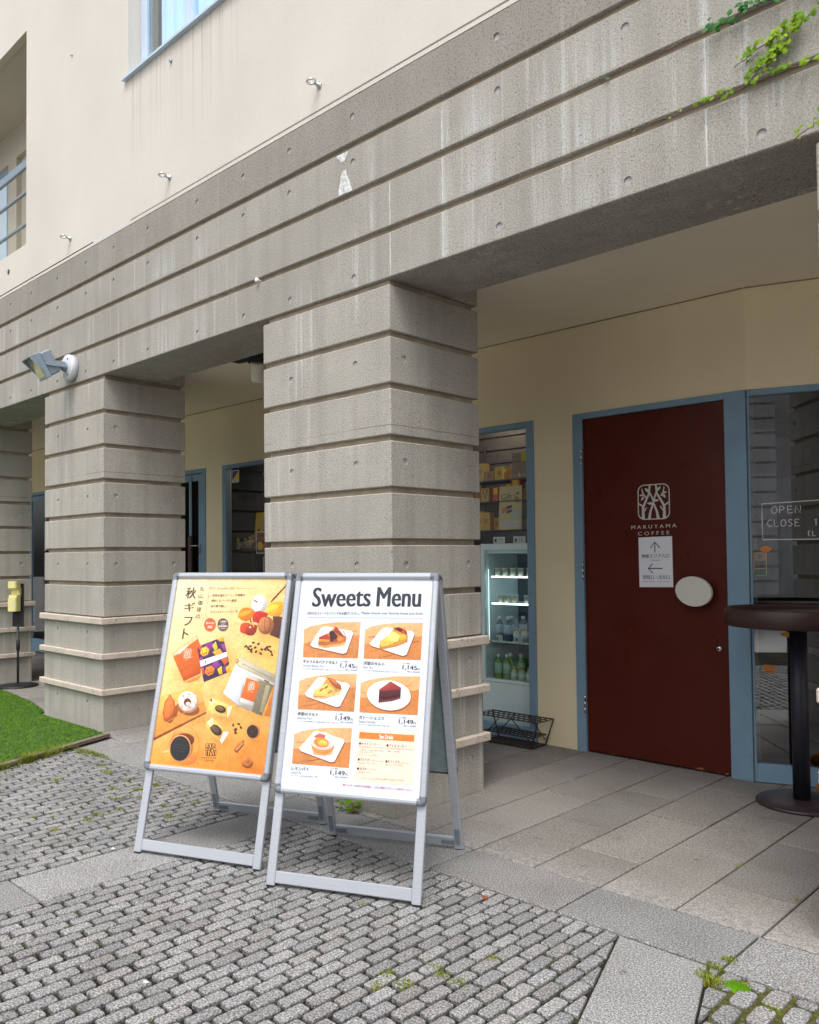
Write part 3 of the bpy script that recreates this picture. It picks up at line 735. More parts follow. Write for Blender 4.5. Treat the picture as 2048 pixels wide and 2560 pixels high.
        b_=bold*hh*2.2
        for k_,o_ in enumerate((0,-b_,b_) if bold else (0,)): s.mb.add([s.p(u+ux*o_,w+uy*o_,l+k_*.07) for u,w in pts],fs,c=c)
    def build(s,name,m,parent=None): return s.mb.build(name,m,parent)
def rrect(x0,x1,y0,y1,r,n=6):
    o=[]
    for cx,cy,a0 in ((x1-r,y1-r,0),(x0+r,y1-r,90),(x0+r,y0+r,180),(x1-r,y0+r,270)):
        for q in range(n+1):
            a=R(a0+90*q/n); o.append((cx+r*math.cos(a),cy+r*math.sin(a)))
    return o
def logo(sh, tf, c, l=2, scale=1):
    """round-cornered emblem of four trees; tf maps (-1..1,-1..1)"""
    T=lambda x,y: tf((x-512)/228,(427-y)/247)
    o=rrect(285,740,180,675,95); i=rrect(299,726,195,660,83)
    for a in range(len(o)):
        b=(a+1)%len(o); sh.poly([o[a],o[b],i[b],i[a]],c,l,T)
    st=[([(362,662),(362,500),(388,440),(450,310),(462,190)],[46,34,30,26,24]),([(662,662),(662,500),(636,440),(560,310),(548,190)],[46,34,30,26,24]),
        ([(448,662),(466,560),(508,450),(520,390),(552,300)],[40,32,24,22,22]),([(576,662),(556,560),(514,450),(502,390),(462,300)],[40,32,24,22,22]),
        ([(356,480),(295,442)],[24,18]),([(668,480),(732,440)],[24,18]),([(372,560),(414,502)],[18,14]),([(652,560),(604,490)],[18,14]),
        ([(405,365),(362,300),(346,236)],[22,20,14]),([(620,350),(655,290),(664,222)],[22,20,14])]
    for p,w in st: sh.stroke(p,w,c,l,T)
    for x0,y0,x1,y1 in ((455,292,388,228),(556,280,618,216),(368,330,308,326),(378,350,332,402),(650,310,706,300),(640,320,686,384),(506,452,416,442),(516,412,592,408)):
        sh.leaf(x0,y0,x1,y1,.22,c,l,T)

# emblem and name on the door
LC=S(205,203,198)
dsh=Sheet((0,YW+.004,0),(1,0,0),(0,0,1),(0,-1,0),.0004)
logo(dsh,lambda a,b:(.5015+a*.1215,1.855+b*.126),LC)
dsh.text("M A R U Y A M A",(.327,1.664),(.668,1.668),.026,LC,bold=.006); dsh.text("C O F F E E",(.378,1.617),(.616,1.620),.026,LC,bold=.006)
dsh.build("emblem",M_VINYL,door)
# hand lettering on the right window
wsh=Sheet((0,.02,0),(1,0,0),(0,0,1),(0,-1,0),.0005); WC=S(205,205,210)
def hand(pts,w=.0055): wsh.stroke([(x,z) for x,z in pts],w,WC,1)
hand([(.52,1.566),(.40,1.569),(.081,1.570),(.079,1.70),(.080,1.804),(.41,1.817),(.74,1.820)],.0065); hand([(.74,1.820),(.745,1.58),(.52,1.566)],.0065)
glyph={'O':[[(.5,1),(.15,.8),(0,.45),(.2,.08),(.55,0),(.9,.25),(.95,.6),(.75,.92),(.45,1)]],'P':[[(.05,0),(.1,1)],[(.1,1),(.6,.98),(.85,.75),(.6,.5),(.1,.45)]],
 'E':[[(.85,.98),(.1,1),(.1,0),(.9,.04)],[(.1,.52),(.7,.53)]],'N':[[(.05,0),(.1,1),(.85,0),(.9,1)]],'C':[[(.9,.85),(.5,1),(.12,.7),(.1,.3),(.45,0),(.9,.15)]],
 'L':[[(.1,1),(.1,0),(.85,.03)]],'S':[[(.85,.88),(.45,1),(.15,.78),(.5,.52),(.85,.28),(.5,0),(.1,.12)]],'1':[[(.3,.75),(.6,1),(.55,0)]],'(':[[(.6,1.05),(.35,.7),(.35,.3),(.6,-.05)]],'.':[[(.4,.06),(.5,.0)]],'0':[[(.5,1),(.1,.6),(.2,.1),(.6,0),(.9,.5),(.5,1)]],
 '8':[[(.5,.52),(.15,.78),(.5,1),(.85,.78),(.5,.52),(.1,.25),(.5,0),(.9,.25),(.5,.52)]],'7':[[(.1,1),(.9,1),(.4,0)]],':':[[(.5,.3),(.52,.24)],[(.5,.72),(.52,.66)]],')':[[(.4,1.05),(.65,.7),(.65,.3),(.4,-.05)]]}
def hw(s,x,z,h,w):
    for ch in s:
        for st_ in glyph.get(ch,[]): hand([(x+a*w*.8,z+b*h) for a,b in st_])
        x+=w
hw("OPEN",.134,1.739,.046,.046); hw("CLOSE",.108,1.654,.045,.040); hw("8:00",.41,1.738,.046,.042); hw("18:00",.372,1.655,.045,.042); hw("(L.O.17:30)",.338,1.590,.032,.030)
wsh.build("hours_lettering",M_VINYL,sw)

# ------------------------------------------------------------------ shop interior (part of the building)
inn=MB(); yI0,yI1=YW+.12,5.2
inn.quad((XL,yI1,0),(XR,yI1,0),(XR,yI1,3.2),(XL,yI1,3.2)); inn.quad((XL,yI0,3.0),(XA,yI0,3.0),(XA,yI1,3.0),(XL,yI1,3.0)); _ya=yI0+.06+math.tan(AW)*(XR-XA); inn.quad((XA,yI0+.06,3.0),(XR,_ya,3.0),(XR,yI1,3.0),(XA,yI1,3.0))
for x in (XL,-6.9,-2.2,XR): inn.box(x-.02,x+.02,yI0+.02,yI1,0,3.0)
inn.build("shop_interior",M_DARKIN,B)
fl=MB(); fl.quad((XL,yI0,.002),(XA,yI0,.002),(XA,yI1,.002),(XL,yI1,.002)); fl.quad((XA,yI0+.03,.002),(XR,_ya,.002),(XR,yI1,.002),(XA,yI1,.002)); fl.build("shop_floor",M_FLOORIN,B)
sl=MB()
for k in range(20): sl.box(-2.1,-.2,3.16,3.19,.3+k*.13,.3+k*.13+.118,ch=.004)
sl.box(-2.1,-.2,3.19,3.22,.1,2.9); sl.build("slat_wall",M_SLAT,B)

# ------------------------------------------------------------------ poster stands
def homog(src, dst):
    A=[];b=[]
    for (x,y),(u,v) in zip(src,dst):
        A.append([x,y,1,0,0,0,-u*x,-u*y]); b.append(u); A.append([0,0,0,x,y,1,-v*x,-v*y]); b.append(v)
    h=np.linalg.solve(np.array(A,float),np.array(b,float))
    return lambda x,y:((h[0]*x+h[1]*y+h[2])/(h[6]*x+h[7]*y+1),(h[3]*x+h[4]*y+h[5])/(h[6]*x+h[7]*y+1))
SW,SH,SD=.735,1.40,.385
APX=.018; LS=math.hypot(SH,SD-APX); V0=.392/SH*LS
def panel_matrix(front):
    a=(SD-APX)/LS; b=SH/LS
    X,Vv,N,O=((1,0,0),(0,a,b),(0,-b,a),(0,-SD,0)) if front else ((-1,0,0),(0,-a,b),(0,b,a),(0,SD,0))
    m=Matrix((X,Vv,N)).transposed().to_4x4(); m.translation=O; return m
def ring_loops(hw,v0,v1,r,prof):
    """prof: list of (inset, n)"""
    loops=[]
    for ins,n in prof:
        loops.append([(u,v,n) for u,v in rrect(-hw+ins,hw-ins,v0+ins,v1-ins,max(r-ins,.001),6)])
    return loops
def add_ring(mb,loops,sel=None,**k):
    N=len(loops[0]); 
    for a,b in zip(loops[:-1],loops[1:]):
        for q in range(N):
            w=(q+1)%N; mb.add([a[q],a[w],b[w],b[q]],[(0,1,2,3)],**k)
PROF=[(.002,-.012),(0,-.008),(0,.004),(.003,.010),(.010,.0145),(.020,.0145),(.029,.009),(.031,.002),(.031,-.012)]
def half_stand(root, front, art):
    M=panel_matrix(front); v1=LS
    fr=MB(); fr.M=M; add_ring(fr,ring_loops(SW/2,V0,v1,.022,PROF)); 
    pn=fr.build("snap_frame",M_SILVER,root,fix=True)
    back=M_BOARD if front else M_TEAL
    for su in (-1,1):
        for sv in (0,1):
            c=MB(); c.M=M; pr=[(i-.0012 if i<.02 else i,n+.0012 if n>0 else n-.0005) for i,n in PROF]
            lp=ring_loops(SW/2,V0,v1,.024,pr); seg=7; start={(1,1):0,(-1,1):7,(-1,0):14,(1,0):21}[(su,sv)]
            def ext(l,q):
                return l[q]
            N=28
            loops=[]
            for l in lp:
                p=[l[(start+q)%N] for q in range(7)]
                d0=(0,-1) if (su,sv) in ((1,1),) else None
                t0=l[(start-1)%N]; t1=l[(start+7)%N]
                def tow(a,b,d): 
                    L=math.hypot(b[0]-a[0],b[1]-a[1]); return (a[0]+(b[0]-a[0])/L*d,a[1]+(b[1]-a[1])/L*d,a[2])
                base=.040
                ins=pr[lp.index(l)][0]; e=max(.004,base-max(ins,.024))
                loops.append([tow(p[0],t0,e)]+p+[tow(p[-1],t1,e)])
            for a,b in zip(loops[:-1],loops[1:]):
                for q in range(8): c.add([a[q],a[q+1],b[q+1],b[q]],[(0,1,2,3)])
            c.build("corner_cap",M_CAP,pn,fix=True)
    bd=MB(); bd.M=M; bd.box(-SW/2+.012,SW/2-.012,V0+.012,v1-.012,-.010,-.004); bd.build("back_board",back,root)
    for su in (-1,1):
        l=MB(); l.M=M; c=su*(SW/2-.0225); l.box(c-.021,c+.021,.004,v1-.03,-.032,-.0125,ch=.003); lo=l.build("leg",M_SILVER,root)
        ft=MB(); ft.M=M; ft.box(c-.018,c+.018,-.010,.006,-.030,-.014); ft.build("rubber_foot",M_BLACK,lo)
        br=MB(); br.M=M; i=-su
        br.box(c-.012,c+.012,.03,.12,-.0345,-.032) ; a,b=sorted((c+i*.0215,c+i*.085)); br.box(a,b,.028,.052,-.0335,-.031)
        for du,dv in ((0,.05),(0,.10)): br.lathe([(0,.003),(.004,.002),(.005,0)],(0,0,0),8) if 0 else br.box(c-.004,c+.004,dv-.004+.01,dv+.004+.01,-.037,-.0345)
        br.build("bracket",M_ZINC,lo)
    cb_=MB(); cb_.M=M; cb_.box(-SW/2+.044,SW/2-.044,.016,.068,-.030,-.014,ch=.003); cb_.build("cross_bar",M_SILVER,root)
    if art:
        pw,ph=SW-.062,v1-V0-.062
        O=M@Vector((-pw/2,V0+.031,-.002)); X=M.to_3x3()@Vector((1,0,0)); Vv=M.to_3x3()@Vector((0,1,0)); N=M.to_3x3()@Vector((0,0,1))
        return O,X,Vv,N,pw,ph
def stand(label,loc,rz):
    t=thing("poster_stand",label,"sign",loc,rz,"A-frame poster stands side by side")
    g=half_stand(t,True,True); half_stand(t,False,False)
    tp=MB()
    for s in (-1,1): tp.tube([(s*(SW/2-.05),0,SH-.012),(s*(SW/2-.10),0,SH-.012)],.010,10)
    tp.build("hinge",M_CAP,t); return t,g
sA,gA=stand("left of the two silver A-frame stands, with an orange autumn gift poster",(-.409,-.797,.006),R(23.0))
sB,gB=stand("right of the two silver A-frame stands, with a white sweets menu poster",(.4065,-.5913,.006),R(25.2))

# --- poster 1
O,X,Vv,N,pw,ph=gA
sh=Sheet(O,X,Vv,N); nx,ny=10,16
tl,tr,ml,mr,bl,br_=[np.array(S(*c)) for c in ((242,226,190),(234,198,128),(241,214,148),(234,182,88),(232,156,54),(220,124,30))]
def bgc(u,v):
    a=tl*(1-u)+tr*u; b=ml*(1-u)+mr*u; c=bl*(1-u)+br_*u
    return tuple(a*(v-.5)*2+b*(1-(v-.5)*2)) if v>.5 else tuple(c*(1-v*2)+b*v*2)
for i in range(nx):
    for j in range(ny):
        q=[(i/nx,j/ny),((i+1)/nx,j/ny),((i+1)/nx,(j+1)/ny),(i/nx,(j+1)/ny)]
        sh.mb.add([sh.p(a*pw,b*ph,0) for a,b in q],[(0,1,2,3)],c=[bgc(a,b) for a,b in q])
poster1=sh.build("poster",M_POSTER,sA)
T=homog([(455,165),(1465,190),(190,1850),(1235,1955)],[(0,ph),(pw,ph),(0,0),(pw,0)])
def new():
    q=Sheet(O,X,Vv,N,.0009); q.bounds=(pw,ph); q.shade=.5; return q
sh=new(); sh.shade=0; DK=S(70,50,35)
for ch,x0,y0,x1,y1 in (("秋",520,350,612,250),("ギ",508,470,600,388),("フ",500,600,575,520),("ト",488,722,540,628)): sh.text(ch,(x0,y0),(x1,y0+4),y0-y1,DK,3,.012,T)
for ch,x0,y0,x1,y1 in (("丸",652,288,692,245),("山",642,352,684,312),("珈",634,414,676,372),("琲",622,478,664,434),("の",614,538,654,500)): sh.text(ch,(x0,y0),(x1,y0+2),y0-y1,DK,3,.008,T)
G=S(150,115,75)
sh.text("2020  Autumn Gift",(738,272),(980,278),22,G,3,0,T); sh.stroke([(990,268),(1160,271)],3,G,3,T); sh.stroke([(742,302),(706,522)],2.5,G,3,T)
for s,x0,y,x1 in (("世界各地のコーヒーの特徴を",770,342,1075),("熟知したバイヤー厳選",762,390,996),("秋の贈り物に",756,440,892),("スペシャルティコーヒーを",752,492,1006)): sh.text(s,(x0,y),(x1,y+2),24,S(85,62,40),3,.008,T)
sh.ell(749,598,55,62,S(205,95,50),3,0,T); sh.ell(870,600,52,61,S(105,75,75),3,0,T)
W=S(250,240,230)
sh.text("熨斗がけ",(712,592),(790,593),20,W,5,.01,T); sh.text("対応",(724,630),(772,631),26,W,5,.01,T)
sh.text("5,000円",(846,580),(898,581),18,W,5,.01,T); sh.text("以上で",(856,600),(890,600),14,W,5,0,T); sh.text("送料無料",(826,622),(910,623),18,W,5,.01,T); sh.text("(一部地域除く)",(836,640),(902,641),10,W,5,0,T)
LB=S(45,28,15)
logo(sh,lambda a,b:T(750+a*50-b*3,1729-b*56),LB,4)
sh.text("M A R U Y A M A",(670,1806),(800,1812),15,LB,4,0,T); sh.text("C O F F E E",(686,1830),(778,1834),13,LB,4,0,T)
sh.build("lettering",M_POSTER,poster1)
# pumpkin and leaves
sh=new(); BG=lambda u,v:bgc(min(max(u/pw,0),1),min(max(v/ph,0),1))
for cx,cy,rx,ry,a in ((1290,680,230,130,20),(620,1080,260,90,-25),(560,1010,240,210,-20),(880,930,170,240,-15),(1180,1290,260,220,30),(960,1240,160,180,0),(640,1470,160,70,-15),(880,1440,130,80,20),(860,1640,130,90,40),(1170,1640,120,90,60),(1060,1760,110,80,-40),(1120,1890,110,70,20),(540,1800,200,120,-10),(520,1640,180,120,0),(1210,850,190,70,15)): sh.soft(cx,cy,rx,ry,.72,BG,.3,T,a)
sh.build("print_shadow",M_POSTER,poster1); sh=new()
sh.poly([(1465,215),(1440,260),(1330,370),(1310,400),(1318,402),(1345,378),(1462,262)],S(120,60,20),2,T)
sh.poly([(1330,520),(1420,540),(1395,740),(1300,700),(1330,600)],S(90,45,25),2,T)
sh.leaf(1008,530,1180,480,.35,S(225,120,20),3,T); sh.leaf(1010,525,1150,470,.15,S(240,160,40),4,T)
sh.leaf(1300,520,1420,400,.42,S(238,165,30),3,T); sh.leaf(1275,500,1395,430,.3,S(248,190,60),4,T); sh.stroke([(1270,520),(1410,440)],3,S(190,110,20),5,T)
sh.leaf(1140,560,1290,505,.35,S(185,40,25),4,T); sh.leaf(1030,670,1140,590,.4,S(200,70,25),3,T); sh.leaf(1080,690,1190,610,.35,S(150,45,25),4,T)
for a in range(12): sh.ell(1095+random.uniform(0,70),555+random.uniform(0,80),9,9,random.choice((S(240,200,140),S(225,150,70),S(160,70,30))),5,0,T,10)
sh.ell(1265,612,72,82,S(165,95,50),4,10,T); sh.ell(1250,600,50,64,S(190,120,70),5,10,T); sh.stroke([(1265,535),(1250,610),(1262,690)],4,S(120,65,35),6,T); sh.stroke([(1290,540),(1310,610),(1290,690)],4,S(120,65,35),6,T)
sh.ell(1205,415,70,84,S(205,200,195),4,8,T); sh.ell(1192,408,54,74,S(245,245,245),5,8,T); sh.ell(1178,400,30,60,S(255,255,255),6,8,T); sh.stroke([(1190,400),(1165,385),(1148,375)],[16,12,10],S(125,85,55),7,T)
sh.build("pumpkin_picture",M_POSTER,poster1)
# coffee beans
sh=new()
for x,y in ((1078,800),(1100,812),(1122,800),(1105,825),(1130,830),(1128,848),(1148,768),(1195,780),(1165,812),(1172,850),(1215,868),(1225,830),(1255,832),(1275,810),(1298,805),(1285,835),(1308,852),(1318,880),(1270,820),(958,1508),(1008,1500),(1028,1532),(982,1545),(980,1580),(975,1558)):
    a=random.uniform(0,180); sh.ell(x,y,15,10,S(95,45,30),3,a,T,12); sh.stroke([(x-9*math.cos(R(a)),y-9*math.sin(R(a))),(x+9*math.cos(R(a)),y+9*math.sin(R(a)))],3,S(50,22,14),4,T)
sh.build("bean_picture",M_POSTER,poster1)
# two drip bags
sh=new()
sh.poly([(500,1118),(530,1110),(668,1050),(640,1100),(560,1125)],S(225,140,60),1,T)
sh.poly([(390,850),(625,690),(672,820),(660,1040),(502,1112)],S(214,98,28),2,T); sh.poly([(392,850),(622,694),(634,725),(410,885)],S(240,190,140),3,T); sh.poly([(400,866),(520,790),(560,770),(470,860)],S(250,225,200),4,T)
sh.poly([(500,1080),(640,985),(660,1040),(505,1108)],S(190,75,20),3,T)
logo(sh,lambda a,b:T(540+a*36-b*-6,856-b*42),S(245,215,195),5); sh.text("MARUYAMA",(515,920),(592,890),10,S(240,200,170),5,0,T)
Q=lambda a,b:T(628+a*248-b*-62+0,800-a*92+b*318)   # (0..1,0..1) on the dark package
pk=lambda a,b:T((1-b)*((1-a)*628+a*872)+b*((1-a)*690+a*940),(1-b)*((1-a)*798+a*708)+b*((1-a)*1120+a*1025))
sh.poly([(0,0),(1,0),(1,1),(0,1)],S(62,42,78),3,pk)
for poly,c in (([(0,0),(.2,0),(.1,.14)],(200,70,90)),([(.3,.02),(.55,.0),(.62,.2),(.4,.22)],(130,50,140)),([(.55,.12),(.7,.05),(.72,.25),(.6,.3)],(240,190,50)),([(.75,0),(1,0),(1,.14),(.85,.1)],(235,170,40)),([(.86,.18),(1,.2),(1,.42),(.9,.36)],(150,60,130)),
    ([(.5,.3),(.78,.28),(.86,.42),(.62,.44)],(235,160,40)),([(0,.34),(.1,.3),(.14,.48),(0,.5)],(150,55,120)),([(.4,.62),(.6,.56),(.7,.72),(.5,.78)],(140,50,140)),([(.74,.56),(.94,.5),(1,.7),(.84,.78)],(215,90,60)),([(.55,.8),(.72,.76),(.7,.98),(.58,.96)],(235,180,50)),([(.84,.84),(1,.8),(1,1),(.86,1)],(240,170,40)),([(0,.62),(.1,.6),(.08,.8),(0,.8)],(200,80,90)),([(.76,.8),(.86,.78),(.84,.98),(.74,.94)],(110,45,120))): sh.poly(poly,S(*c),4,pk)
for cx,cy in ((.24,.2),(.28,.76)):
    sh.poly([(cx+.19*math.cos(R(60*q)),cy+.145*math.sin(R(60*q))) for q in range(6)],S(232,110,40),5,pk); sh.poly([(cx+.16*math.cos(R(60*q)),cy+.12*math.sin(R(60*q))) for q in range(6)],S(245,200,60) if cy<.5 else S(238,130,45),6,pk)
    for s in (-1,1): sh.poly([(cx+s*.07-.03,cy-.02),(cx+s*.07+.03,cy-.02),(cx+s*.07,cy-.06)],S(60,35,30),7,pk)
    sh.stroke([(cx-.09,cy+.02),(cx-.05,cy+.07),(cx,cy+.03),(cx+.05,cy+.07),(cx+.09,cy+.02)],.022,S(60,35,30),7,pk)
sh.poly([(0,.40),(1,.44),(1,.57),(0,.57)],S(240,232,236),7,pk); sh.ell(.2,.485,.03,.025,S(110,60,120),8,0,pk,12); sh.text("MARUYAMA COFFEE",pk(.27,.51),pk(.8,.52),.006,S(110,60,120),8)
sh.build("drip_bag_picture",M_POSTER,poster1)
# silver coffee pouch
sh=new()
sh.poly([(1240,1430),(1335,1150),(1350,1100),(1400,1180),(1300,1440)],S(205,120,40),1,T)
sh.poly([(985,960),(1030,895),(1345,1060),(1340,1140),(1218,1430),(1000,1340),(868,1220)],S(176,168,150),2,T)
sh.poly([(985,960),(1002,985),(1060,1060),(1010,1335),(870,1222)],S(222,226,232),3,T); sh.poly([(1002,985),(1185,1090),(1100,1330),(1010,1330),(1060,1180)],S(198,196,190),3,T)
sh.poly([(1200,1110),(1335,1150),(1215,1428),(1130,1390)],S(120,108,84),3,T); sh.poly([(1260,1150),(1300,1160),(1230,1400),(1200,1390)],S(158,146,116),4,T)
sh.poly([(1020,910),(1345,1066),(1340,1130),(1000,965)],S(188,178,152),4,T); sh.poly([(1005,985),(1335,1140),(1332,1155),(1000,1000)],S(232,226,210),5,T)
sh.text("OPEN / for freshness please reseal here",(1040,965),(1318,1102),14,S(70,60,50),6,0,T)
sh.ell(998,932,14,16,S(60,50,45),6,0,T,16); sh.ell(998,932,9,11,S(240,200,120),7,0,T,16); sh.stroke([(1245,1108),(1290,1130)],12,S(90,80,70),6,T)
sh.poly([(1085,1085),(1205,1128),(1150,1305),(1028,1262)],S(226,106,36),5,T); sh.poly([(1028,1264),(1150,1307),(1140,1345),(1020,1300)],S(205,200,196),5,T)
logo(sh,lambda a,b:T(1128+a*30-b*-4,1158-b*36),S(250,225,205),7); sh.text("MARUYAMA",(1088,1202),(1148,1222),8,S(250,225,205),7,0,T)
sh.build("pouch_picture",M_POSTER,poster1)
# board with madeleine and ring cake
sh=new()
sh.poly([(260,1260),(655,1130),(712,1380),(222,1620)],S(222,150,62),1,T); sh.poly([(270,1250),(652,1132),(690,1290),(480,1370),(250,1420)],S(238,178,92),2,T); sh.poly([(222,1618),(712,1385),(712,1402),(218,1645)],S(140,62,18),2,T)
for q in range(7): sh.stroke([(300+q*30,1500-q*14),(450+q*40,1420-q*20)],3,S(205,128,50),3,T)
sh.poly([(330,1470),(430,1330),(470,1290),(440,1420),(380,1490)],S(150,80,25),3,T)
sh.poly([(375,1228),(420,1290),(430,1380),(375,1450),(318,1470),(306,1390),(330,1290)],S(196,88,32),4,T); sh.poly([(372,1240),(408,1295),(412,1370),(365,1430),(325,1445),(322,1380),(340,1300)],S(222,118,50),5,T)
sh.ell(545,1360,105,60,S(160,85,35),3,10,T); sh.ell(546,1298,94,98,S(196,150,120),4,0,T); sh.ell(540,1290,86,88,S(232,215,205),5,0,T)
for q in range(26):
    a=random.uniform(0,6.28); r=random.uniform(45,84); sh.ell(542+r*math.cos(a),1292+r*math.sin(a),13,9,random.choice((S(250,246,242),S(255,255,255),S(205,160,135))),6,random.uniform(0,180),T,10)
sh.ell(538,1300,34,36,S(110,60,35),7,0,T); sh.ell(545,1315,22,18,S(235,220,210),8,0,T)
sh.build("cake_board_picture",M_POSTER,poster1)
# wrapped cakes, scoop, walnuts
sh=new()
sh.poly([(735,1300),(765,1265),(950,1340),(945,1370),(905,1450),(760,1400),(730,1370)],S(232,196,112),2,T); sh.poly([(790,1318),(925,1350),(905,1412),(782,1385)],S(225,178,70),3,T); sh.ell(842,1365,52,34,S(62,42,26),4,18,T); sh.ell(838,1360,36,20,S(120,92,40),5,18,T); sh.poly([(735,1305),(762,1268),(800,1300),(780,1330)],S(245,228,180),4,T); sh.poly([(905,1350),(950,1340),(935,1385),(905,1450)],S(246,226,180),4,T); sh.ell(758,1284,10,14,S(190,50,25),5,0,T,12)
sh.poly([(715,1480),(765,1440),(918,1575),(905,1620),(850,1678),(740,1580),(705,1510)],S(226,180,100),2,T); sh.poly([(745,1500),(880,1560),(850,1640),(730,1560)],S(222,160,60),3,T); sh.ell(800,1552,62,40,S(58,40,30),4,42,T); sh.ell(795,1548,44,26,S(95,75,45),5,42,T); sh.poly([(715,1480),(768,1440),(780,1500),(745,1530)],S(244,220,170),4,T); sh.poly([(870,1568),(918,1572),(850,1680),(838,1640)],S(246,230,205),4,T)
sh.stroke([(1185,1535),(1275,1482)],[24,30],S(214,150,92),3,T); sh.ell(1140,1565,62,66,S(196,120,62),3,0,T); sh.ell(1135,1568,52,58,S(48,30,22),4,0,T)
for q in range(30):
    a=random.uniform(0,6.28); r=random.uniform(0,46); sh.ell(1135+r*math.cos(a),1568+r*math.sin(a)*1.1,7,4,random.choice((S(30,18,14),S(90,60,40),S(70,42,28))),5,random.uniform(0,180),T,8)
sh.poly([(960,1735),(1000,1670),(1058,1640),(1055,1690),(990,1762)],S(150,80,30),3,T); sh.poly([(968,1728),(1005,1672),(1050,1645),(1020,1690),(985,1735)],S(196,120,58),4,T); sh.stroke([(985,1735),(1050,1668)],5,S(230,180,120),5,T)
sh.ell(1085,1850,50,44,S(140,70,25),3,10,T); sh.ell(1082,1832,44,44,S(206,120,50),4,10,T)
for q in range(10): sh.stroke([(1060+random.uniform(0,40),1805+random.uniform(0,40)),(1070+random.uniform(0,40),1820+random.uniform(0,50))],3,S(150,80,30),5,T)
sh.build("snack_picture",M_POSTER,poster1)
# coffee cup on a saucer
sh=new()
for q in range(40):
    a,b=2*math.pi*q/40,2*math.pi*(q+1)/40
    sh.stroke([(515+130*math.cos(a),1690+175*math.sin(a)),(515+130*math.cos(b),1690+175*math.sin(b))],2.5,S(170,95,35),3,T)
sh.ell(478,1700,112,132,S(206,120,58),3,6,T); sh.ell(510,1640,90,60,S(110,52,20),3,0,T); sh.ell(470,1716,100,122,S(224,150,90),4,6,T); sh.ell(468,1716,92,112,S(32,32,36),5,6,T); sh.poly([(306,1740),(380,1725),(382,1745),(318,1758)],S(240,190,130),4,T)
for q in range(3): sh.stroke([(420+q*14,1690+q*22),(470,1680+q*30),(530-q*8,1700+q*24)],3,S(70,72,80),6,T)
sh.ell(540,1800,80,60,S(236,130,60),3,0,T)
sh.build("coffee_cup_picture",M_POSTER,poster1)

# --- poster 2
O,X,Vv,N,pw,ph=gB
sh=Sheet(O,X,Vv,N); sh.mb.add([sh.p(a*pw,b*ph,0) for a,b in ((0,0),(1,0),(1,1),(0,1))],[(0,1,2,3)],c=S(214,219,228)); poster2=sh.build("poster",M_POSTER,sB)
T=homog([(245,166),(1337,172),(50,1890),(1203,2000)],[(0,ph),(pw,ph),(0,0),(pw,0)])
sh=new(); sh.shade=0; K=S(38,42,52); Kg=S(85,88,95)
def cond(s,p0,p1,h,c,l,b): sh.text(s,p0,p1,h,c,l,b,T)
cond("Sweets",(328,396),(808,396),160,K,2,.016); cond("Menu",(866,398),(1228,402),164,K,2,.016)
sh.text("お好きなスイーツとドリンクをお選びください。",(286,462),(722,466),24,K,2,.012,T); sh.text("Please choose your favorite bread and drink.",(738,466),(1252,474),28,K,2,.004,T); sh.stroke([(284,486),(1252,496)],2.5,Kg,2,T)
def dish(x,y,jp,en,al,price,px,w):
    sh.text(jp,(x,y),(x+w,y+w*.055),30,K,2,.016,T); sh.text(en,(x-3,y+28),(x-3+len(en)*9.3,y+28+len(en)*.5),18,Kg,2,0,T); sh.text(al,(x-8,y+52),(x-8+len(al)*13,y+52+len(al)*.8),13,Kg,2,0,T)
    sh.text("セット価格",(px+2,y+px*0-6),(px+60,y-3),12,Kg,2,.01,T); sh.text(price,(px,y+44),(px+118,y+52),42,K,2,.014,T); sh.text("円",(px+122,y+50),(px+142,y+51),22,K,2,0,T); sh.text("税込 1,260.00円",(px+40,y+64),(px+142,y+70),13,Kg,2,.01,T)
dish(246,866,"キャラメルバナナタルト","Caramel Banana Tart","[アレルギー表示]卵,乳成分,小麦,バナナ,アーモンド","1,145",556,288)
dish(750,884,"洋梨のタルト","Pear Tart","[アレルギー表示]卵,乳成分,小麦,アーモンド","1,145",1074,174)
dish(196,1304,"季節のタルト","Seasonal Tart","[アレルギー表示]季節により内容が異なります。詳しくは","1,149",512,172)
dish(708,1336,"ガトーショコラ","Gateau Chocolat","[アレルギー表示]卵,乳成分,小麦,大豆","1,149",1038,206)
dish(142,1760,"レモンパイ","Lemon Pie","[アレルギー表示]卵,乳成分,小麦","1,149",464,142)
sh.text("■アレルギーをお持ちのお客様は、ご注文の際必ずスタッフへお声がけください。",(570,1893),(1150,1942),20,S(190,50,110),2,.006,T)
sh.build("lettering",M_POSTER,poster2)
sh=new(); sh.shade=0; sh.poly([(700,1418),(1188,1448),(1152,1896),(656,1855)],S(240,218,198),1,T); sh.poly([(712,1444),(1168,1472),(1164,1528),(706,1498)],S(228,128,58),2,T)
sh.text("Set Drink",(876,1500),(990,1508),34,S(252,246,240),4,.012,T)
for s,x,y,w in (("●ホットコーヒー",706,1552,164),("●アイスコーヒー",934,1568,168),("●アメリカーノ",694,1684,134),("●カフェラテ",924,1702,118),("●カプチーノ",686,1760,124)): sh.text(s,(x,y),(x+w,y+w*.06),24,S(60,48,44),3,.012,T)
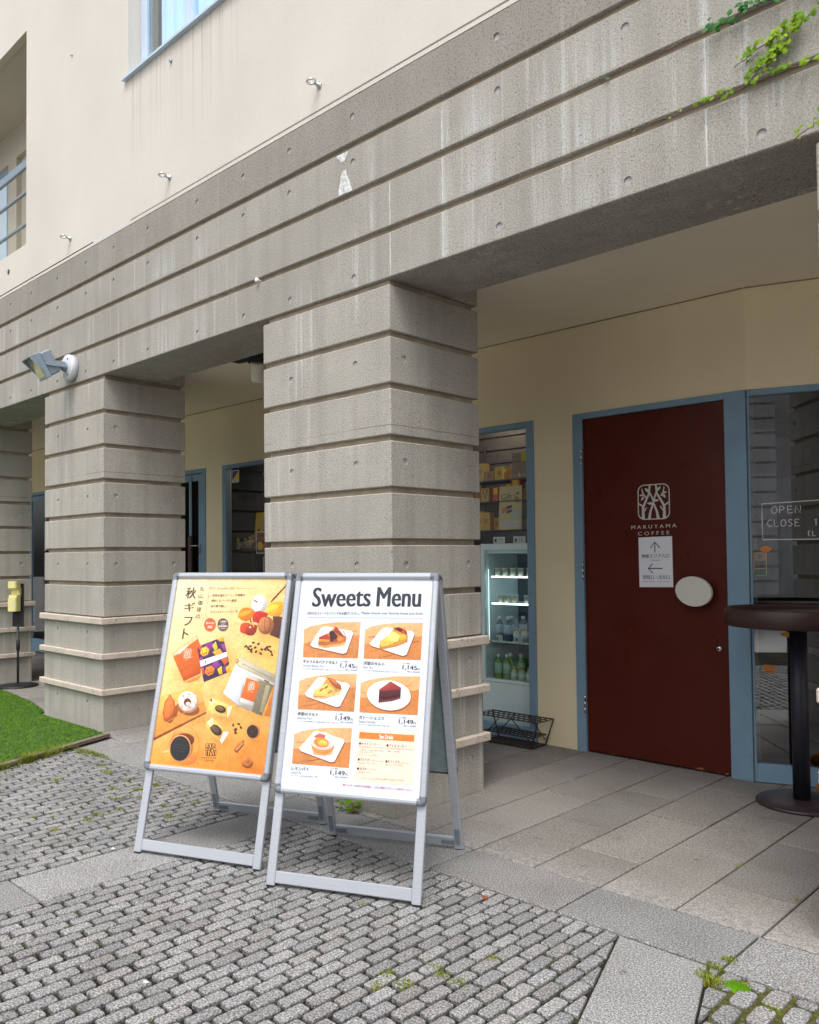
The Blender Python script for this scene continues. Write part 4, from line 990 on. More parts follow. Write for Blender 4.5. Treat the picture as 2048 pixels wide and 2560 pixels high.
for s,x,y,w in (("Hot Coffee (Dark Roast / Medium Dark Roast)",704,1574,208),("ニカ産ブレンド・蔵王の風芳・(深煎り)",706,1600,210),("ツイナームオリジナル",704,1618,122),("マイルドブレンド(中深煎り)",704,1640,156),("Iced Coffee (Dark Roast / Medium Dark Roast)",932,1588,224),("・深煎り  ・中深煎り",934,1612,112),("( Hot / Iced )",830,1694,78),("Americano ( Hot / Iced )",690,1708,150),("( Hot / Iced )",1046,1710,80),("Cafe Latte ( Hot / Iced )",920,1724,146),("( Hot )",814,1766,40),("Cappuccino ( Hot )",684,1784,112),("※セットドリンクのサイズはMサイズのみとなります。",724,1838,356)): sh.text(s,(x,y),(x+w,y+w*.06),14 if w<340 else 18,S(95,80,74),3,0,T)
sh.build("drink_box",M_POSTER,poster2)
def picture(q,plate,food,roundp=False):
    global sh
    sh=new(); sh.shade=.12; (a,b,c,d)=q      # TL TR BR BL in photo px
    L=lambda s,t:((1-t)*((1-s)*a[0]+s*b[0])+t*((1-s)*d[0]+s*c[0]),(1-t)*((1-s)*a[1]+s*b[1])+t*((1-s)*d[1]+s*c[1]))
    sh.poly(list(q),S(222,226,236),1,T)
    sh.poly([L(0,.19),L(.12,.11),L(.3,.045),L(.5,.01),L(.57,0),L(1,0),L(1,1),L(0,1)],S(206,132,72),2,T)
    sh.poly([L(0,.19),L(.3,.045),L(.57,0),L(1,0),L(1,.35),L(0,.6)],S(226,170,116),3,T)
    for k in range(26):
        t=random.random()*.95; s=random.random()*.7; w=random.uniform(.12,.3)
        e=min(1,s+w); t2=max(.0,t-(e-s)*.35)
        if t>.22-.2*s and t2>.22-.2*s and not (t2<.05): sh.stroke([L(s,t),L((s+e)/2,(t+t2)/2+.01),L(e,t2)],random.uniform(3,8),random.choice((S(186,104,50),S(196,116,58),S(170,88,42),S(218,152,96))),4,T)
    sh.poly([L(.35,.75),L(1,.35),L(1,1),L(.3,1)],S(192,108,54),3,T) if 0 else None
    cx=sum(p[0] for p in plate)/len(plate); cy=sum(p[1] for p in plate)/len(plate)
    sc=lambda k,dx=0,dy=0:[(cx+(p[0]-cx)*k+dx,cy+(p[1]-cy)*k+dy) for p in plate]
    sh.poly(sc(1.02,2,9),S(150,82,40),5,T); sh.poly(sc(1),S(240,241,244),6,T); sh.poly(sc(.86,3,0),S(222,225,233),7,T); sh.poly(sc(.80,-2,-4),S(234,237,243),8,T)
    for poly,col_,l in food:
        b_=S(*col_); ys=[p[1] for p in poly]; y0,y1=min(ys),max(ys); cc=[]
        for p in poly: k=random.uniform(.8,1.15)*(1.18-.36*(p[1]-y0)/(y1-y0+1)); cc.append(tuple(min(1,q*k) for q in b_[:3])+(1,))
        sh.poly(poly,cc,9+l,T)
    sh.build("dish_picture",M_POSTER,poster2)
rp=lambda pts:[(pts[i][0]*(1-t)+pts[(i+1)%len(pts)][0]*t,pts[i][1]*(1-t)+pts[(i+1)%len(pts)][1]*t) for i in range(len(pts)) for t in (.08,.5,.92)]
def blob(cx,cy,rx,ry,a=0,n=12): 
    return [(cx+rx*math.cos(t)*math.cos(R(a))-ry*math.sin(t)*math.sin(R(a)),cy+rx*math.cos(t)*math.sin(R(a))+ry*math.sin(t)*math.cos(R(a))) for t in [2*math.pi*k/n for k in range(n)]]
picture([(262,527),(732,525),(704,830),(246,818)],rp([(412,556),(674,604),(604,796),(300,726)]),
 [([(374,708),(384,650),(470,612),(520,562),(590,600),(614,655),(604,704),(560,722),(430,742)],(196,112,52),0),([(372,712),(430,722),(560,706),(606,690),(600,712),(560,726),(432,742),(376,728)],(226,160,90),1),([(384,652),(446,622),(470,650),(476,690),(380,676)],(176,58,40),2),([(470,620),(500,600),(540,640),(520,690),(478,690)],(70,30,26),2),([(505,605),(522,562),(590,600),(606,655),(560,640)],(150,58,40),2),([(540,575),(585,600),(606,650),(590,640)],(236,226,226),4),(blob(490,612,22,14),(60,26,28),3),(blob(560,670,24,12,-30),(214,140,60),3),(blob(520,680,18,10),(150,70,34),4),([(385,668),(470,672),(472,690),(382,686)],(232,150,60),3)])
picture([(772,528),(1250,534),(1228,846),(752,832)],rp([(922,568),(1186,612),(1102,818),(794,716)]),
 [([(884,738),(892,690),(960,640),(1010,576),(1060,570),(1112,600),(1126,650),(1120,690),(1040,724),(900,756)],(216,150,62),0),([(884,742),(960,738),(1060,706),(1122,676),(1118,698),(1030,732),(900,758)],(206,136,56),2),([(890,700),(960,644),(1000,600),(1030,660),(1000,710),(900,736)],(242,214,96),3),([(960,640),(1010,610),(1060,640),(1040,690),(980,700)],(248,226,124),4),([(1050,640),(1100,630),(1110,670),(1060,690)],(236,190,70),4),([(1000,580),(1050,568),(1112,600),(1122,636),(1060,612)],(150,52,36),4),(blob(1050,590,30,12,15),(96,36,28),5),(blob(1090,612,16,10,30),(190,90,60),6)])
picture([(216,962),(694,960),(668,1276),(198,1252)],rp([(376,980),(644,1046),(544,1244),(248,1136)]),
 [([(326,1150),(336,1100),(400,1060),(448,984),(500,1000),(560,1050),(568,1090),(540,1130),(430,1160)],(206,148,72),0),([(326,1152),(420,1150),(560,1100),(552,1130),(430,1166),(340,1164)],(232,190,130),2),([(338,1104),(400,1064),(440,1040),(500,1080),(520,1120),(430,1146),(334,1140)],(232,196,104),3),([(448,986),(500,1000),(562,1054),(566,1088),(520,1080),(470,1030)],(168,88,44),3),([(460,992),(500,1006),(550,1052),(510,1040)],(206,124,66),4),(blob(400,1090,24,9,-40),(176,120,50),4),(blob(440,1070,22,9,-40),(160,100,40),4),(blob(470,1110,26,9,-35),(190,140,60),4)])
picture([(730,980),(1220,982),(1196,1306),(712,1280)],blob(960,1140,182,124,6,36),
 [([(872,1200),(880,1090),(975,1022),(1062,1076),(1056,1166),(980,1186)],(88,40,46),0),([(880,1092),(975,1022),(1062,1076),(1050,1096),(890,1104)],(156,62,62),2),([(876,1140),(930,1150),(1056,1130),(1054,1150),(930,1170),(875,1160)],(68,28,34),2),([(872,1184),(980,1172),(1056,1152),(1056,1168),(980,1190),(872,1202)],(120,60,66),2)])
picture([(174,1402),(650,1412),(620,1744),(146,1706)],rp([(342,1428),(594,1510),(494,1704),(196,1592)]),
 [(blob(404,1560,98,70,8),(214,140,76),0),([(312,1560),(320,1600),(330,1630),(400,1640),(470,1632),(498,1570)],(222,142,74),1),(blob(400,1530,100,62,10,20),(230,200,190),2),([(318,1500),(350,1450),(430,1446),(500,1490),(480,1520),(400,1480),(340,1530)],(240,232,232),3),([(330,1480),(380,1452),(430,1470),(420,1500),(360,1500)],(196,96,80),4),(blob(394,1530,64,40,10,18),(238,146,60),4),(blob(404,1536,40,24,10,16),(248,190,80),5),([(320,1600),(360,1620),(430,1632),(490,1600),(486,1622),(420,1642),(340,1632)],(236,170,110),3)])

# ------------------------------------------------------------------ paper sign on the door
ps=thing("paper_sign","white paper sign with navy arrows taped on the dark red door","sign",(.509,YW+.0,1.427))
s_=MB(); q=[(-.1265,.176),(.1265,.181),(.129,-.176),(-.125,-.181)]
s_.prism(q[::-1],.0,.0012,'xz'); so_=s_.build("sheet",plain("sign_paper",(.80,.80,.86),.7,var=.02),ps,fix=True)
sh=Sheet((0,0,0),(1,0,0),(0,0,1),(0,-1,0),.0005); NV=S(40,42,96)
sh.stroke([(-.002,.068),(-.002,.140)],.007,NV); sh.stroke([(-.036,.100),(-.002,.141),(.034,.101)],.007,NV); sh.stroke([(-.052,-.046),(.052,-.046)],.007,NV); sh.stroke([(-.022,-.014),(-.055,-.046),(-.020,-.078)],.007,NV)
sh.text("物販エリア入口",(-.104,.028),(.104,.030),.027,NV,2,.006); sh.text("Entrance",(-.032,.006),(.034,.007),.014,S(120,120,150),2); sh.text("受取口・注文口",(-.098,-.122),(.104,-.121),.028,NV,2,.006); sh.text("Pick-up Counter・Order Counter",(-.100,-.146),(.106,-.145),.012,S(120,120,150),2)
sh.build("lettering",M_VINYL,so_)

# stickers on the glass
def sticker(label,x,z,w,h,draw):
    t=thing("sticker",label,"sticker",(x,YW+.029,z)); s=Sheet((0,0,0),(1,0,0),(0,0,1),(0,-1,0),.0006); draw(s,w,h); m=MB(); m.box(-w/2,w/2,-.0005,0,-h/2,h/2); b=m.build("film",M_PRINT,t)
    for i in range(len(m.c)): pass
    s.build("print",M_PRINT,b); return t
def alsok(s,w,h):
    s.poly([(-w/2,-h/2),(w/2,-h/2),(w/2,h/2),(-w/2,h/2)],S(205,205,205)); s.poly([(-w*.44,-h*.32),(w*.44,h*.44),(-w*.44,h*.44)],S(40,45,130),2); s.poly([(-w*.44,-h*.32),(w*.44,-h*.32),(w*.44,h*.44)],S(225,185,30),2); s.text("ALSOK",(-w*.38,-h*.45),(w*.38,-h*.45),h*.11,S(20,25,60),3,.03)
    for q in range(3): s.stroke([(-w*.36,h*(.36-q*.07)),(-w*.05+q*-.01,h*(.36-q*.07))],.004,S(120,130,200),3)
sticker("blue and yellow security sticker in the top corner of the left shop window",-4.607,2.416,.136,.143,alsok)
def redpic(s,w,h):
    s.poly([(-w/2,-h/2),(w/2,-h/2),(w/2,h/2),(-w/2,h/2)],S(200,195,200)); s.poly([(-w*.43,-h*.45),(w*.43,-h*.45),(w*.43,h*.45),(-w*.43,h*.45)],S(50,40,60),2); s.ell(0,-h*.05,w*.3,h*.3,S(170,40,40),3); s.poly([(-w*.1,0),(w*.2,0),(w*.2,h*.36),(-w*.1,h*.36)],S(225,215,215),4); s.poly([(-w*.35,-h*.42),(-w*.1,-h*.42),(-w*.1,-h*.1),(-w*.35,-h*.1)],S(60,80,160),4)
sticker("small poster with a red picture and white border low on the left shop window",-4.02,1.39,.15,.20,redpic)
def bread(s,w,h):
    s.poly([(-w/2,-h/2),(w/2,-h/2),(w/2,h/2),(-w/2,h/2)],S(206,206,210)); s.poly([(-w*.46,-h*.46),(w*.46,-h*.46),(w*.46,h*.46),(-w*.46,h*.46)],S(96,62,42),2); s.poly([(-w*.46,.1*h),(w*.46,.1*h),(w*.46,h*.46),(-w*.46,h*.46)],S(150,92,50),3); s.ell(-w*.2,-h*.15,w*.2,h*.2,S(205,175,60),4); s.ell(w*.2,-h*.2,w*.22,h*.18,S(170,120,90),4); s.text("OPEN",(-w*.36,h*.26),(w*.3,h*.26),h*.12,S(40,28,24),4,.02)
sticker("white bordered bread poster behind the left shop window beside the pillar",-4.10,1.65,.24,.245,bread)
def odot(s,w,h): s.ell(0,0,w/2,h/2,S(206,130,62))
t=thing("sticker","round orange sticker on the right shop window beside the blue post","sticker",aw(.098,.018,1.509),AW); s=Sheet((0,0,0),(1,0,0),(0,0,1),(0,-1,0),.0006); odot(s,.066,.042); s.build("print",M_PRINT,t)
t=thing("sticker","upright yellow framed notice on the right shop window under the round orange sticker","sticker",aw(.060,.018,1.412),AW); s=Sheet((0,0,0),(1,0,0),(0,0,1),(0,-1,0),.0006)
for q in (((-.036,-.075),(.036,-.073),(.040,.077),(-.034,.077),(-.036,-.075)),((-.036,-.032),(.037,-.030))): s.stroke(list(q),.0045,S(196,164,110))
s.poly([(-.033,.022),(.038,.022),(.039,.074),(-.033,.074)],S(168,140,112),2); s.poly([(-.012,.03),(.012,.03),(.012,.066),(-.012,.066)],S(110,120,140),3); s.poly([(-.034,-.073),(.034,-.072),(.036,-.034),(-.034,-.036)],S(90,115,110),2); s.build("print",M_PRINT,t)
t=thing("sticker","half round orange sticker on the right shop window behind the table post","sticker",aw(.215,.018,.958),AW); s=Sheet((0,0,0),(1,0,0),(0,0,1),(0,-1,0),.0006); s.ell(0,0,.045,.0165,S(206,140,66)); s.build("print",M_PRINT,t)
t=thing("sticker","square orange paper low on the right shop window beside the table post","sticker",aw(.1,.018,.733),AW); s=Sheet((0,0,0),(1,0,0),(0,0,1),(0,-1,0),.0006); s.poly([(-.038,-.026),(.034,-.026),(.038,.024),(-.029,.026)],S(196,124,66)); s.stroke([(-.026,-.018),(.026,-.018)],.004,S(140,80,40),2); s.build("print",M_PRINT,t)

# ------------------------------------------------------------------ standing table
tb=thing("standing_table","round standing table with dark red rim and black post before the right window","table",(1.553,1.855,0))
t=MB(); t.lathe([(0,1.05),(.390,1.05),(.402,1.056),(.404,1.10),(.402,1.150),(.397,1.157),(.384,1.157),(.378,1.150),(.376,1.138)],n=72); t.build("table_rim",M_WOODR,tb)
t=MB(); t.lathe([(0,1.1375),(.3755,1.1375)],n=72); t.build("table_top",plain("black_table_top",(.013,.010,.011),.35),tb)
t=MB(); t.lathe([(.048,.028),(.048,1.05)],n=32); t.lathe([(.13,1.034),(.13,1.0495)],n=32); t.build("post",M_BLACKM,tb)
t=MB(); t.lathe([(.246,.0),(.252,.004),(.251,.014),(.24,.022),(.12,.030),(.05,.033),(0,.033)],n=64); t.build("base",M_TBASE,tb)
# orange ornament at the frame's edge
ob=thing("ornament","small orange ribbed ornament beside the black table post, cut by the right edge","ornament",(1.672,1.955,.029)); ob.scale=(.8,.8,.8)
t=MB(); v=[];f=[]; n=48; m_=14
for i in range(m_+1):
    a=math.pi*i/m_
    for q in range(n):
        b=2*math.pi*q/n; k=1-.07*abs(math.cos(b*5)); r=.088*math.sin(a)*k; v.append((r*math.cos(b),r*math.sin(b),.072-.072*math.cos(a)*(1-.12*math.sin(a)**8)))
for i in range(m_):
    for q in range(n): f.append((i*n+q,i*n+(q+1)%n,(i+1)*n+(q+1)%n,(i+1)*n+q))
t.add(v,f,smooth=True); t.build("body",plain("orange_skin",(.62,.19,.02),.5,var=.35,scale=25),ob,fix=True); t=MB(); t.tube([(0,0,.135),(.004,0,.16),(.014,.004,.178)],[.012,.009,.008]); t.build("stem",plain("dry_stem",(.22,.17,.06),.8),ob)

# ------------------------------------------------------------------ wire rack
rk=thing("wire_rack","low rusty black wire rack against the wall left of the dark red door","rack",(-.63,2.0,0))
w=MB()
def wire(a,b,r=.004): w.tube([a,b],r,6)
for z,hx_,y0,y1 in ((.215,.295,-.10,.12),(.09,.235,-.08,.11)):
    for y in (y0,y1): wire((-hx_,y,z),(hx_,y,z),.005)
    for q in range(13):
        x=-hx_+2*hx_*q/12; wire((x,y0,z),(x,y1,z),.0035)
    for q in (1,2): wire((-hx_,y0+(y1-y0)*q/3,z),(hx_,y0+(y1-y0)*q/3,z),.0035)
w.build("tier",M_RUST,rk); w=MB()
for y,yb in ((-.10,-.08),(.12,.11)):
    for s in (-1,1): wire((s*.295,y,.215),(s*.225,yb,.012),.0055)
    wire((-.06,y,.215),(-.225,yb,.05)); wire((.06,y,.215),(.225,yb,.05)); wire((-.225,yb,.012),(.225,yb,.012),.005)
for s in (-1,1): wire((s*.225,-.08,.012),(s*.225,.11,.012),.005)
w.box(-.22,.22,-.075,.105,.006,.012); w.build("frame",M_RUST,rk)

# ------------------------------------------------------------------ hand sanitiser stand
ds=thing("sanitizer_stand","black post stand with a yellow hand sanitizer dispenser by the leftmost pillar","dispenser stand",(-6.667,.548,0),R(26))
t=MB(); t.lathe([(.222,0),(.228,.006),(.220,.020),(.12,.034),(.03,.042),(.018,.046)],n=40); t.build("base",M_BLACK,ds)
t=MB(); t.lathe([(.013,.03),(.013,.73)],n=16); t.lathe([(.013,.42),(.021,.425),(.021,.545),(.013,.55)],n=16); t.build("post",M_BLACK,ds)
t=MB(); t.box(-.085,.085,-.006,.006,.70,1.205,ch=.004); t.build("back_plate",M_BLACK,ds)
t=MB()
def slabz(z0,z1,y0,r=.02):
    p=rrect(-.062,.062,y0,-.007,r); t.prism([(a,b) for a,b in p],z0,z1,'xy')
slabz(.885,1.045,-.115,.03); slabz(1.0451,1.075,-.095,.02); slabz(1.0752,1.155,-.05,.012); slabz(1.1552,1.235,-.115,.03); t.prism([(-.10,1.155),(-.05,1.12),(-.05,1.155)],-.061,.061,'yz')
d_=t.build("dispenser",M_YEL,ds,fix=True); t=MB(); t.box(.018,.036,-.1165,-.115,.93,1.0); t.build("level_window",M_OFFWH,d_); t=MB(); t.tube([(0,-.085,1.156),(0,-.085,1.130)],.009); t.build("nozzle",M_WHITE,d_)

# ------------------------------------------------------------------ floodlight on the beam
fl_=thing("floodlight","grey floodlight on a white round base bolted to the grooved beam","lamp",(-4.055,0,3.235)); fl_.scale=(.92,.92,.92)
t=MB(); t.lathe([(0,.072),(.116,.072),(.126,.066),(.130,.055),(.130,0)],n=48,axis='y'); t.lathe([(0,.006),(.136,.006),(.136,0)],n=48,axis='y',mi=1)
for a in (60,180,300): t.lathe([(0,.077),(.010,.076),(.012,.070)],(.09*math.cos(R(a)),0,.09*math.sin(R(a))),12,'y',mi=1)
t.build("base",[M_LAMPW,M_CAP],fl_,fix=True)
t=MB(); t.lathe([(.045,.07),(.045,.10),(.03,.105),(.03,.13)],n=24,axis='y'); t.box(-.115,.115,-.15,-.13,-.022,.022,ch=.004)
HC=Vector((-.035,-.275,-.005)); 
for s in (-1,1): t.prism([(s*.115-.006,-.13),(s*.115+.006,-.13),(s*.115+HC.x*.9+.006,HC.y-.02),(s*.115+HC.x*.9-.006,HC.y-.02)],-.025,.025,'xy')
t.build("bracket",M_GREYL,fl_,fix=True)
HM=Matrix.Translation(HC)@Matrix.Rotation(R(-6),4,'Z')@Matrix.Rotation(R(30),4,'X')
t=MB(); t.M=HM; t.box(-.10,.10,-.02,.09,-.115,.115,ch=.01); t.box(-.11,.11,-.075,-.0195,-.125,.125,ch=.005)
for q in range(8): z=-.095+q*.026; t.box(-.09,.09,.09,.108,z,z+.008)
t.box(-.115,.115,-.135,-.0755,.112,.122,ch=.002); 
for s in (-1,1): t.prism([(-.0755,.112),(-.135,.112),(-.0755,-.05)],s*.112-.003,s*.112+.003,'yz')
for s in (-1,1): t.lathe([(0,.012),(.014,.010),(.016,0)],(s*.1,0.0,0.0),14,'x') if s>0 else t.lathe([(0,-.012),(.014,-.010),(.016,0)],(s*.1,0,0),14,'x')
hd=t.build("head",M_GREYL,fl_,fix=True); t=MB(); t.M=HM; t.box(-.088,.088,-.0775,-.0752,-.10,.10); t.build("lens",M_LENS,hd); t=MB(); t.M=HM; t.lathe([(0,.014),(.009,.014),(.011,.008)],(.103,0,0),12,'x'); t.build("bolt",M_STEEL,hd)

# spot lamp under the porch ceiling
sp=thing("spot_lamp","cream spot lamp on a black bracket under the arcade ceiling beside the middle pillar","lamp",(-2.19,.70,3.235))
t=MB(); t.prism([(-.36,-.085),(-.34,-.001),(.06,-.001),(.06,-.16),(-.06,-.16),(-.07,-.10)],-.05,.06,'xz')
for q in range(7): t.tube([(-.33+q*.04,-.055,-.085-q*.002),(-.33+q*.04,.065,-.085-q*.002)],.014,8)
t.tube([(-.06,0,-.15),(-.075,0,-.19),(-.065,.0,-.235)],[.014,.012,.008]); t.build("bracket",M_BLACK,sp,fix=True)
t=MB(); t.M=Matrix.Translation((.01,0,-.17))@Matrix.Rotation(R(26),4,'Y')@Matrix.Rotation(R(200),4,'X'); t.lathe([(.0,-.02),(.060,-.02),(.064,-.005),(.064,.135),(.060,.14),(.052,.135),(.05,.06),(0,.06)],n=36); t.build("shade",M_CREAMP,sp,fix=True)
t=MB(); t.M=Matrix.Translation((.01,0,-.17))@Matrix.Rotation(R(26),4,'Y')@Matrix.Rotation(R(200),4,'X'); t.lathe([(0,.062),(.049,.062),(.051,.133)],n=32); t.build("reflector",M_BLACK,sp)

# eye bolts and other fixings on the upper wall
def eyebolt(x,label):
    e=thing("eye_bolt",label,"eye bolt",(x,.003,4.455),0,"eye bolts along the foot of the cream wall")
    t=MB(); v=[];f=[]; 
    for q in range(20):
        a=2*math.pi*q/20
        for k in range(8): b=2*math.pi*k/8; v.append(((.027+.0075*math.cos(b))*math.cos(a)-.006,-.062+(.027+.0075*math.cos(b))*math.sin(a),.0075*math.sin(b)+.004+.10*((.027)*math.cos(a))))
    for q in range(20):
        for k in range(8): f.append((q*8+k,((q+1)%20)*8+k,((q+1)%20)*8+(k+1)%8,q*8+(k+1)%8))
    t.add(v,f,smooth=True); t.build("ring",M_STEEL,e,fix=True); t=MB(); t.lathe([(.022,0),(.022,.008),(.012,.012),(.011,.033),(0,.033)],n=16,axis='y'); t.build("shank",M_STEEL,e,fix=True); return e
eyebolt(-.598,"steel eye bolt in the cream wall right of the upper window, nearest the camera")
eyebolt(-2.376,"steel eye bolt in the cream wall below the upper window")
eyebolt(-4.111,"steel eye bolt in the cream wall left of the upper window")
eyebolt(-5.84,"steel eye bolt in the cream wall below the balcony, cut by the photo's left edge")
def lug(name,x,z,label,r,l,m_,y=.0035):
    t=MB(); t.lathe([(0,l),(r*.8,l),(r,l*.7),(r,0)],n=14,axis='y'); o=t.build(name,m_,None,fix=True,loc=(x,y,z)); return tag(o,label,"wall fixing")
lug("wall_plug",-2.349,5.365,"small grey screw plug in the cream wall just under the window sill",.014,.016,M_ZINC); lug("wall_plug",-4.079,6.165,"tiny screw plug high in the cream wall between balcony and window",.009,.014,M_ZINC); lug("vent_cap",-5.567,4.507,"dark round vent hole in the cream wall below the balcony",.026,.005,M_BLACK)
hk=thing("hook","small white hook in the lower groove of the beam between the pillars","hook",(-1.232,.028,3.366)); t=MB(); t.tube([(0,0,0),(0,-.05,0),(0,-.055,-.012)],.008); t.lathe([(.016,0),(.016,.014),(0,.016)],(0,-.04,.0),14,'y'); t.build("bar",M_WHITE,hk,fix=True)

# ------------------------------------------------------------------ fridge and what stands in it
fx0,fx1,fy0,fy1=-1.185,-.525,2.32,2.86
fg=thing("drinks_fridge","pale grey glass door drinks fridge behind the narrow window, lit inside","fridge",((fx0+fx1)/2,2.6,0))
def fb(name,m,*boxes,ch=.004):
    t=MB()
    for b in boxes: t.box(b[0]-fg.location.x,b[1]-fg.location.x,b[2]-2.6,b[3]-2.6,b[4],b[5],ch=ch)
    return t.build(name,m,fg)
fb("cabinet",M_FRSTEEL,(fx0,fx0+.025,fy0+.04,fy1,.05,1.585),(fx1-.025,fx1,fy0+.04,fy1,.05,1.585),(fx0+.025,fx1-.025,fy0+.04,fy1,1.50,1.585),(fx0+.025,fx1-.025,fy1-.03,fy1,.41,1.50),(fx0,fx1,fy0+.005,fy0+.039,.05,.405),(fx0+.025,fx1-.025,fy0+.04,fy1-.03,.38,.42))
fd=fb("fridge_door",M_FRSTEEL,(fx0,fx0+.04,fy0,fy0+.035,.408,1.585),(fx1-.04,fx1,fy0,fy0+.035,.408,1.585),(fx0+.04,fx1-.04,fy0+.001,fy0+.034,1.53,1.584),(fx0+.04,fx1-.04,fy0+.001,fy0+.034,.409,.435))
g=MB(); g.box(fx0+.04-fg.location.x,fx1-.04-fg.location.x,fy0+.014-2.6,fy0+.02-2.6,.435,1.53); g.build("glass",M_FRIDGEGL,fd)
fb("led_strip",M_LEDD,*[(fx0+.044,fx0+.049,fy0+.05,fy0+.053,.76+q*.0185,.769+q*.0185) for q in range(33)],ch=0)
fb("led_tube",M_LED,(-.83,-.815,fy1-.045,fy1-.036,1.10,1.30),(-.83,-.815,fy1-.045,fy1-.036,.96,1.065),ch=0)
for z in (1.30,1.07,.745):
    fb("shelf",M_FRSTEEL,(fx0+.05,fx1-.03,fy0+.08,fy1-.04,z-.006,z),ch=0); fb("shelf_edge",M_LEDD if z>.8 else M_WHITE,(fx0+.06,fx1-.03,fy0+.072,fy0+.0785,z-.008,z+.006),ch=0)
fb("inner_panel",plain("fridge_liner",(.035,.085,.11),.4),(fx0+.026,fx1-.026,fy1-.034,fy1-.0305,.43,1.49),ch=0)
def bottle(proto,x,y,z,label,group):
    o=copy_tree(proto) if proto.get('used') else proto; proto['used']=1
    o.location=(x,y,z); o['label']=label; o['group']=group
    return o
def mk_bottle(name,cat,prof,cap,body,capm,lab=None):
    t=thing(name,"bottle",cat); b=MB(); b.lathe(prof,n=20); b.build("body",body,t); c=MB(); r,z0,z1=cap; c.lathe([(r,z0),(r,z1-.003),(r-.003,z1),(0,z1)],n=16); c.build("cap",capm,t)
    if lab: l=MB(); l.lathe([(lab[0],lab[1]),(lab[0],lab[2])],n=20); l.build("paper_label",lab[3],t)
    return t
BIG=[(0,0),(.030,0),(.034,.005),(.034,.125),(.030,.15),(.016,.175),(.013,.18),(.013,.195)]
SMALL=[(0,0),(.028,0),(.031,.004),(.031,.075),(.026,.09),(.018,.098),(.016,.11)]
def bm(name,c,r=.15): return plain(name,c,r,var=.1)
ps_=mk_bottle("drink_bottle","bottle",BIG,(.0165,.187,.214),bm("blue_black_bottle",(.05,.10,.14)),M_WHITE,(.0346,.06,.145,bm("blue_label",(.26,.44,.54),.5)))
pg_=mk_bottle("drink_bottle","bottle",BIG,(.0165,.187,.214),bm("green_bottle",(.20,.30,.08)),M_WHITE,(.0346,.05,.14,bm("pale_green_label",(.46,.60,.50),.5)))
pm_=mk_bottle("milk_bottle","bottle",SMALL,(.0195,.10,.122),bm("milky_bottle",(.58,.58,.50),.3),bm("orange_cap",(.62,.28,.05),.4),(.0316,.02,.07,bm("milk_label",(.62,.68,.66),.5)))
py_=mk_bottle("milk_bottle","bottle",SMALL,(.0195,.10,.122),bm("yellow_milky_bottle",(.50,.56,.34),.3),bm("yellow_cap",(.58,.48,.05),.4),(.0316,.02,.07,bm("pale_label",(.58,.66,.60),.5)))
for k,(x,y,l) in enumerate(((-1.07,2.43,"dark bottle with a white cap at the left front of the fridge's lit shelf"),(-.978,2.43,"dark bottle with a white cap, second in front on the fridge's lit shelf"),(-1.02,2.53,"dark bottle half hidden behind the two front dark bottles"),(-.91,2.55,"dark bottle behind the small orange capped bottles, left one"),(-.80,2.55,"dark bottle behind the small orange capped bottles, right one"))): bottle(ps_,x,y,.7455,l,"dark drink bottles on the lit shelf")
for x,l in ((-.887,"small milky bottle with an orange cap, nearest the dark bottles"),(-.805,"small milky bottle with an orange cap, middle of the three in front"),(-.73,"small milky bottle with an orange cap beside the blue window frame"),(-.655,"small milky bottle with an orange cap mostly behind the blue window frame")): bottle(pm_,x,2.425,.7455,l,"small orange capped bottles")
for x,y,l in ((-1.085,2.43,"greenish bottle with a white cap at the left on the fridge's bottom"),(-.995,2.43,"greenish bottle with a white cap, second from left on the fridge's bottom"),(-1.03,2.53,"greenish bottle behind the two front greenish bottles"),(-.93,2.54,"greenish bottle behind the small yellow capped bottles")): bottle(pg_,x,y,.4205,l,"greenish bottles on the fridge bottom")
for x,l in ((-.912,"small bottle with a yellow cap next to the greenish bottles"),(-.835,"small bottle with a yellow cap, middle of the bottom row"),(-.757,"small bottle with a yellow cap beside the blue window frame"),(-.68,"small bottle with a yellow cap mostly behind the blue window frame")): bottle(py_,x,2.42,.4205,l,"small yellow capped bottles")
def cup_proto(name,c,h,r):
    t=thing(name,"cup","cup"); b=MB(); b.lathe([(0,0),(r*.82,0),(r,h*.92)],n=18); b.build("body",plain(name+"_body",c,.4,var=.15),t); b=MB(); b.lathe([(r*1.05,h*.92),(r*1.05,h*.97),(r*.9,h),(0,h)],n=18); b.build("lid",M_WHITE,t); return t
cp=cup_proto("dessert_cup",(.50,.46,.36),.075,.028)
for x,y,z,l in ((-1.05,2.43,1.0705,"pale lidded cup at the left of the fridge's second shelf"),(-.985,2.43,1.0705,"pale lidded cup, second on the fridge's second shelf"),(-.91,2.44,1.0705,"pale lidded cup, third on the fridge's second shelf"),(-.78,2.43,1.0705,"pale lidded cup right of the light tube on the second shelf"),(-.71,2.43,1.0705,"pale lidded cup beside the window frame on the second shelf"),
    (-1.08,2.43,1.3005,"pale lidded cup at the left of the fridge's top shelf"),(-1.0,2.43,1.3005,"pale lidded cup, second on the fridge's top shelf"),(-.92,2.43,1.3005,"pale lidded cup, third on the fridge's top shelf"),(-.84,2.43,1.3005,"pale lidded cup, fourth on the fridge's top shelf"),(-.75,2.43,1.3005,"pale lidded cup beside the window frame on the top shelf")): bottle(cp,x,y,z,l,"lidded cups in the fridge")
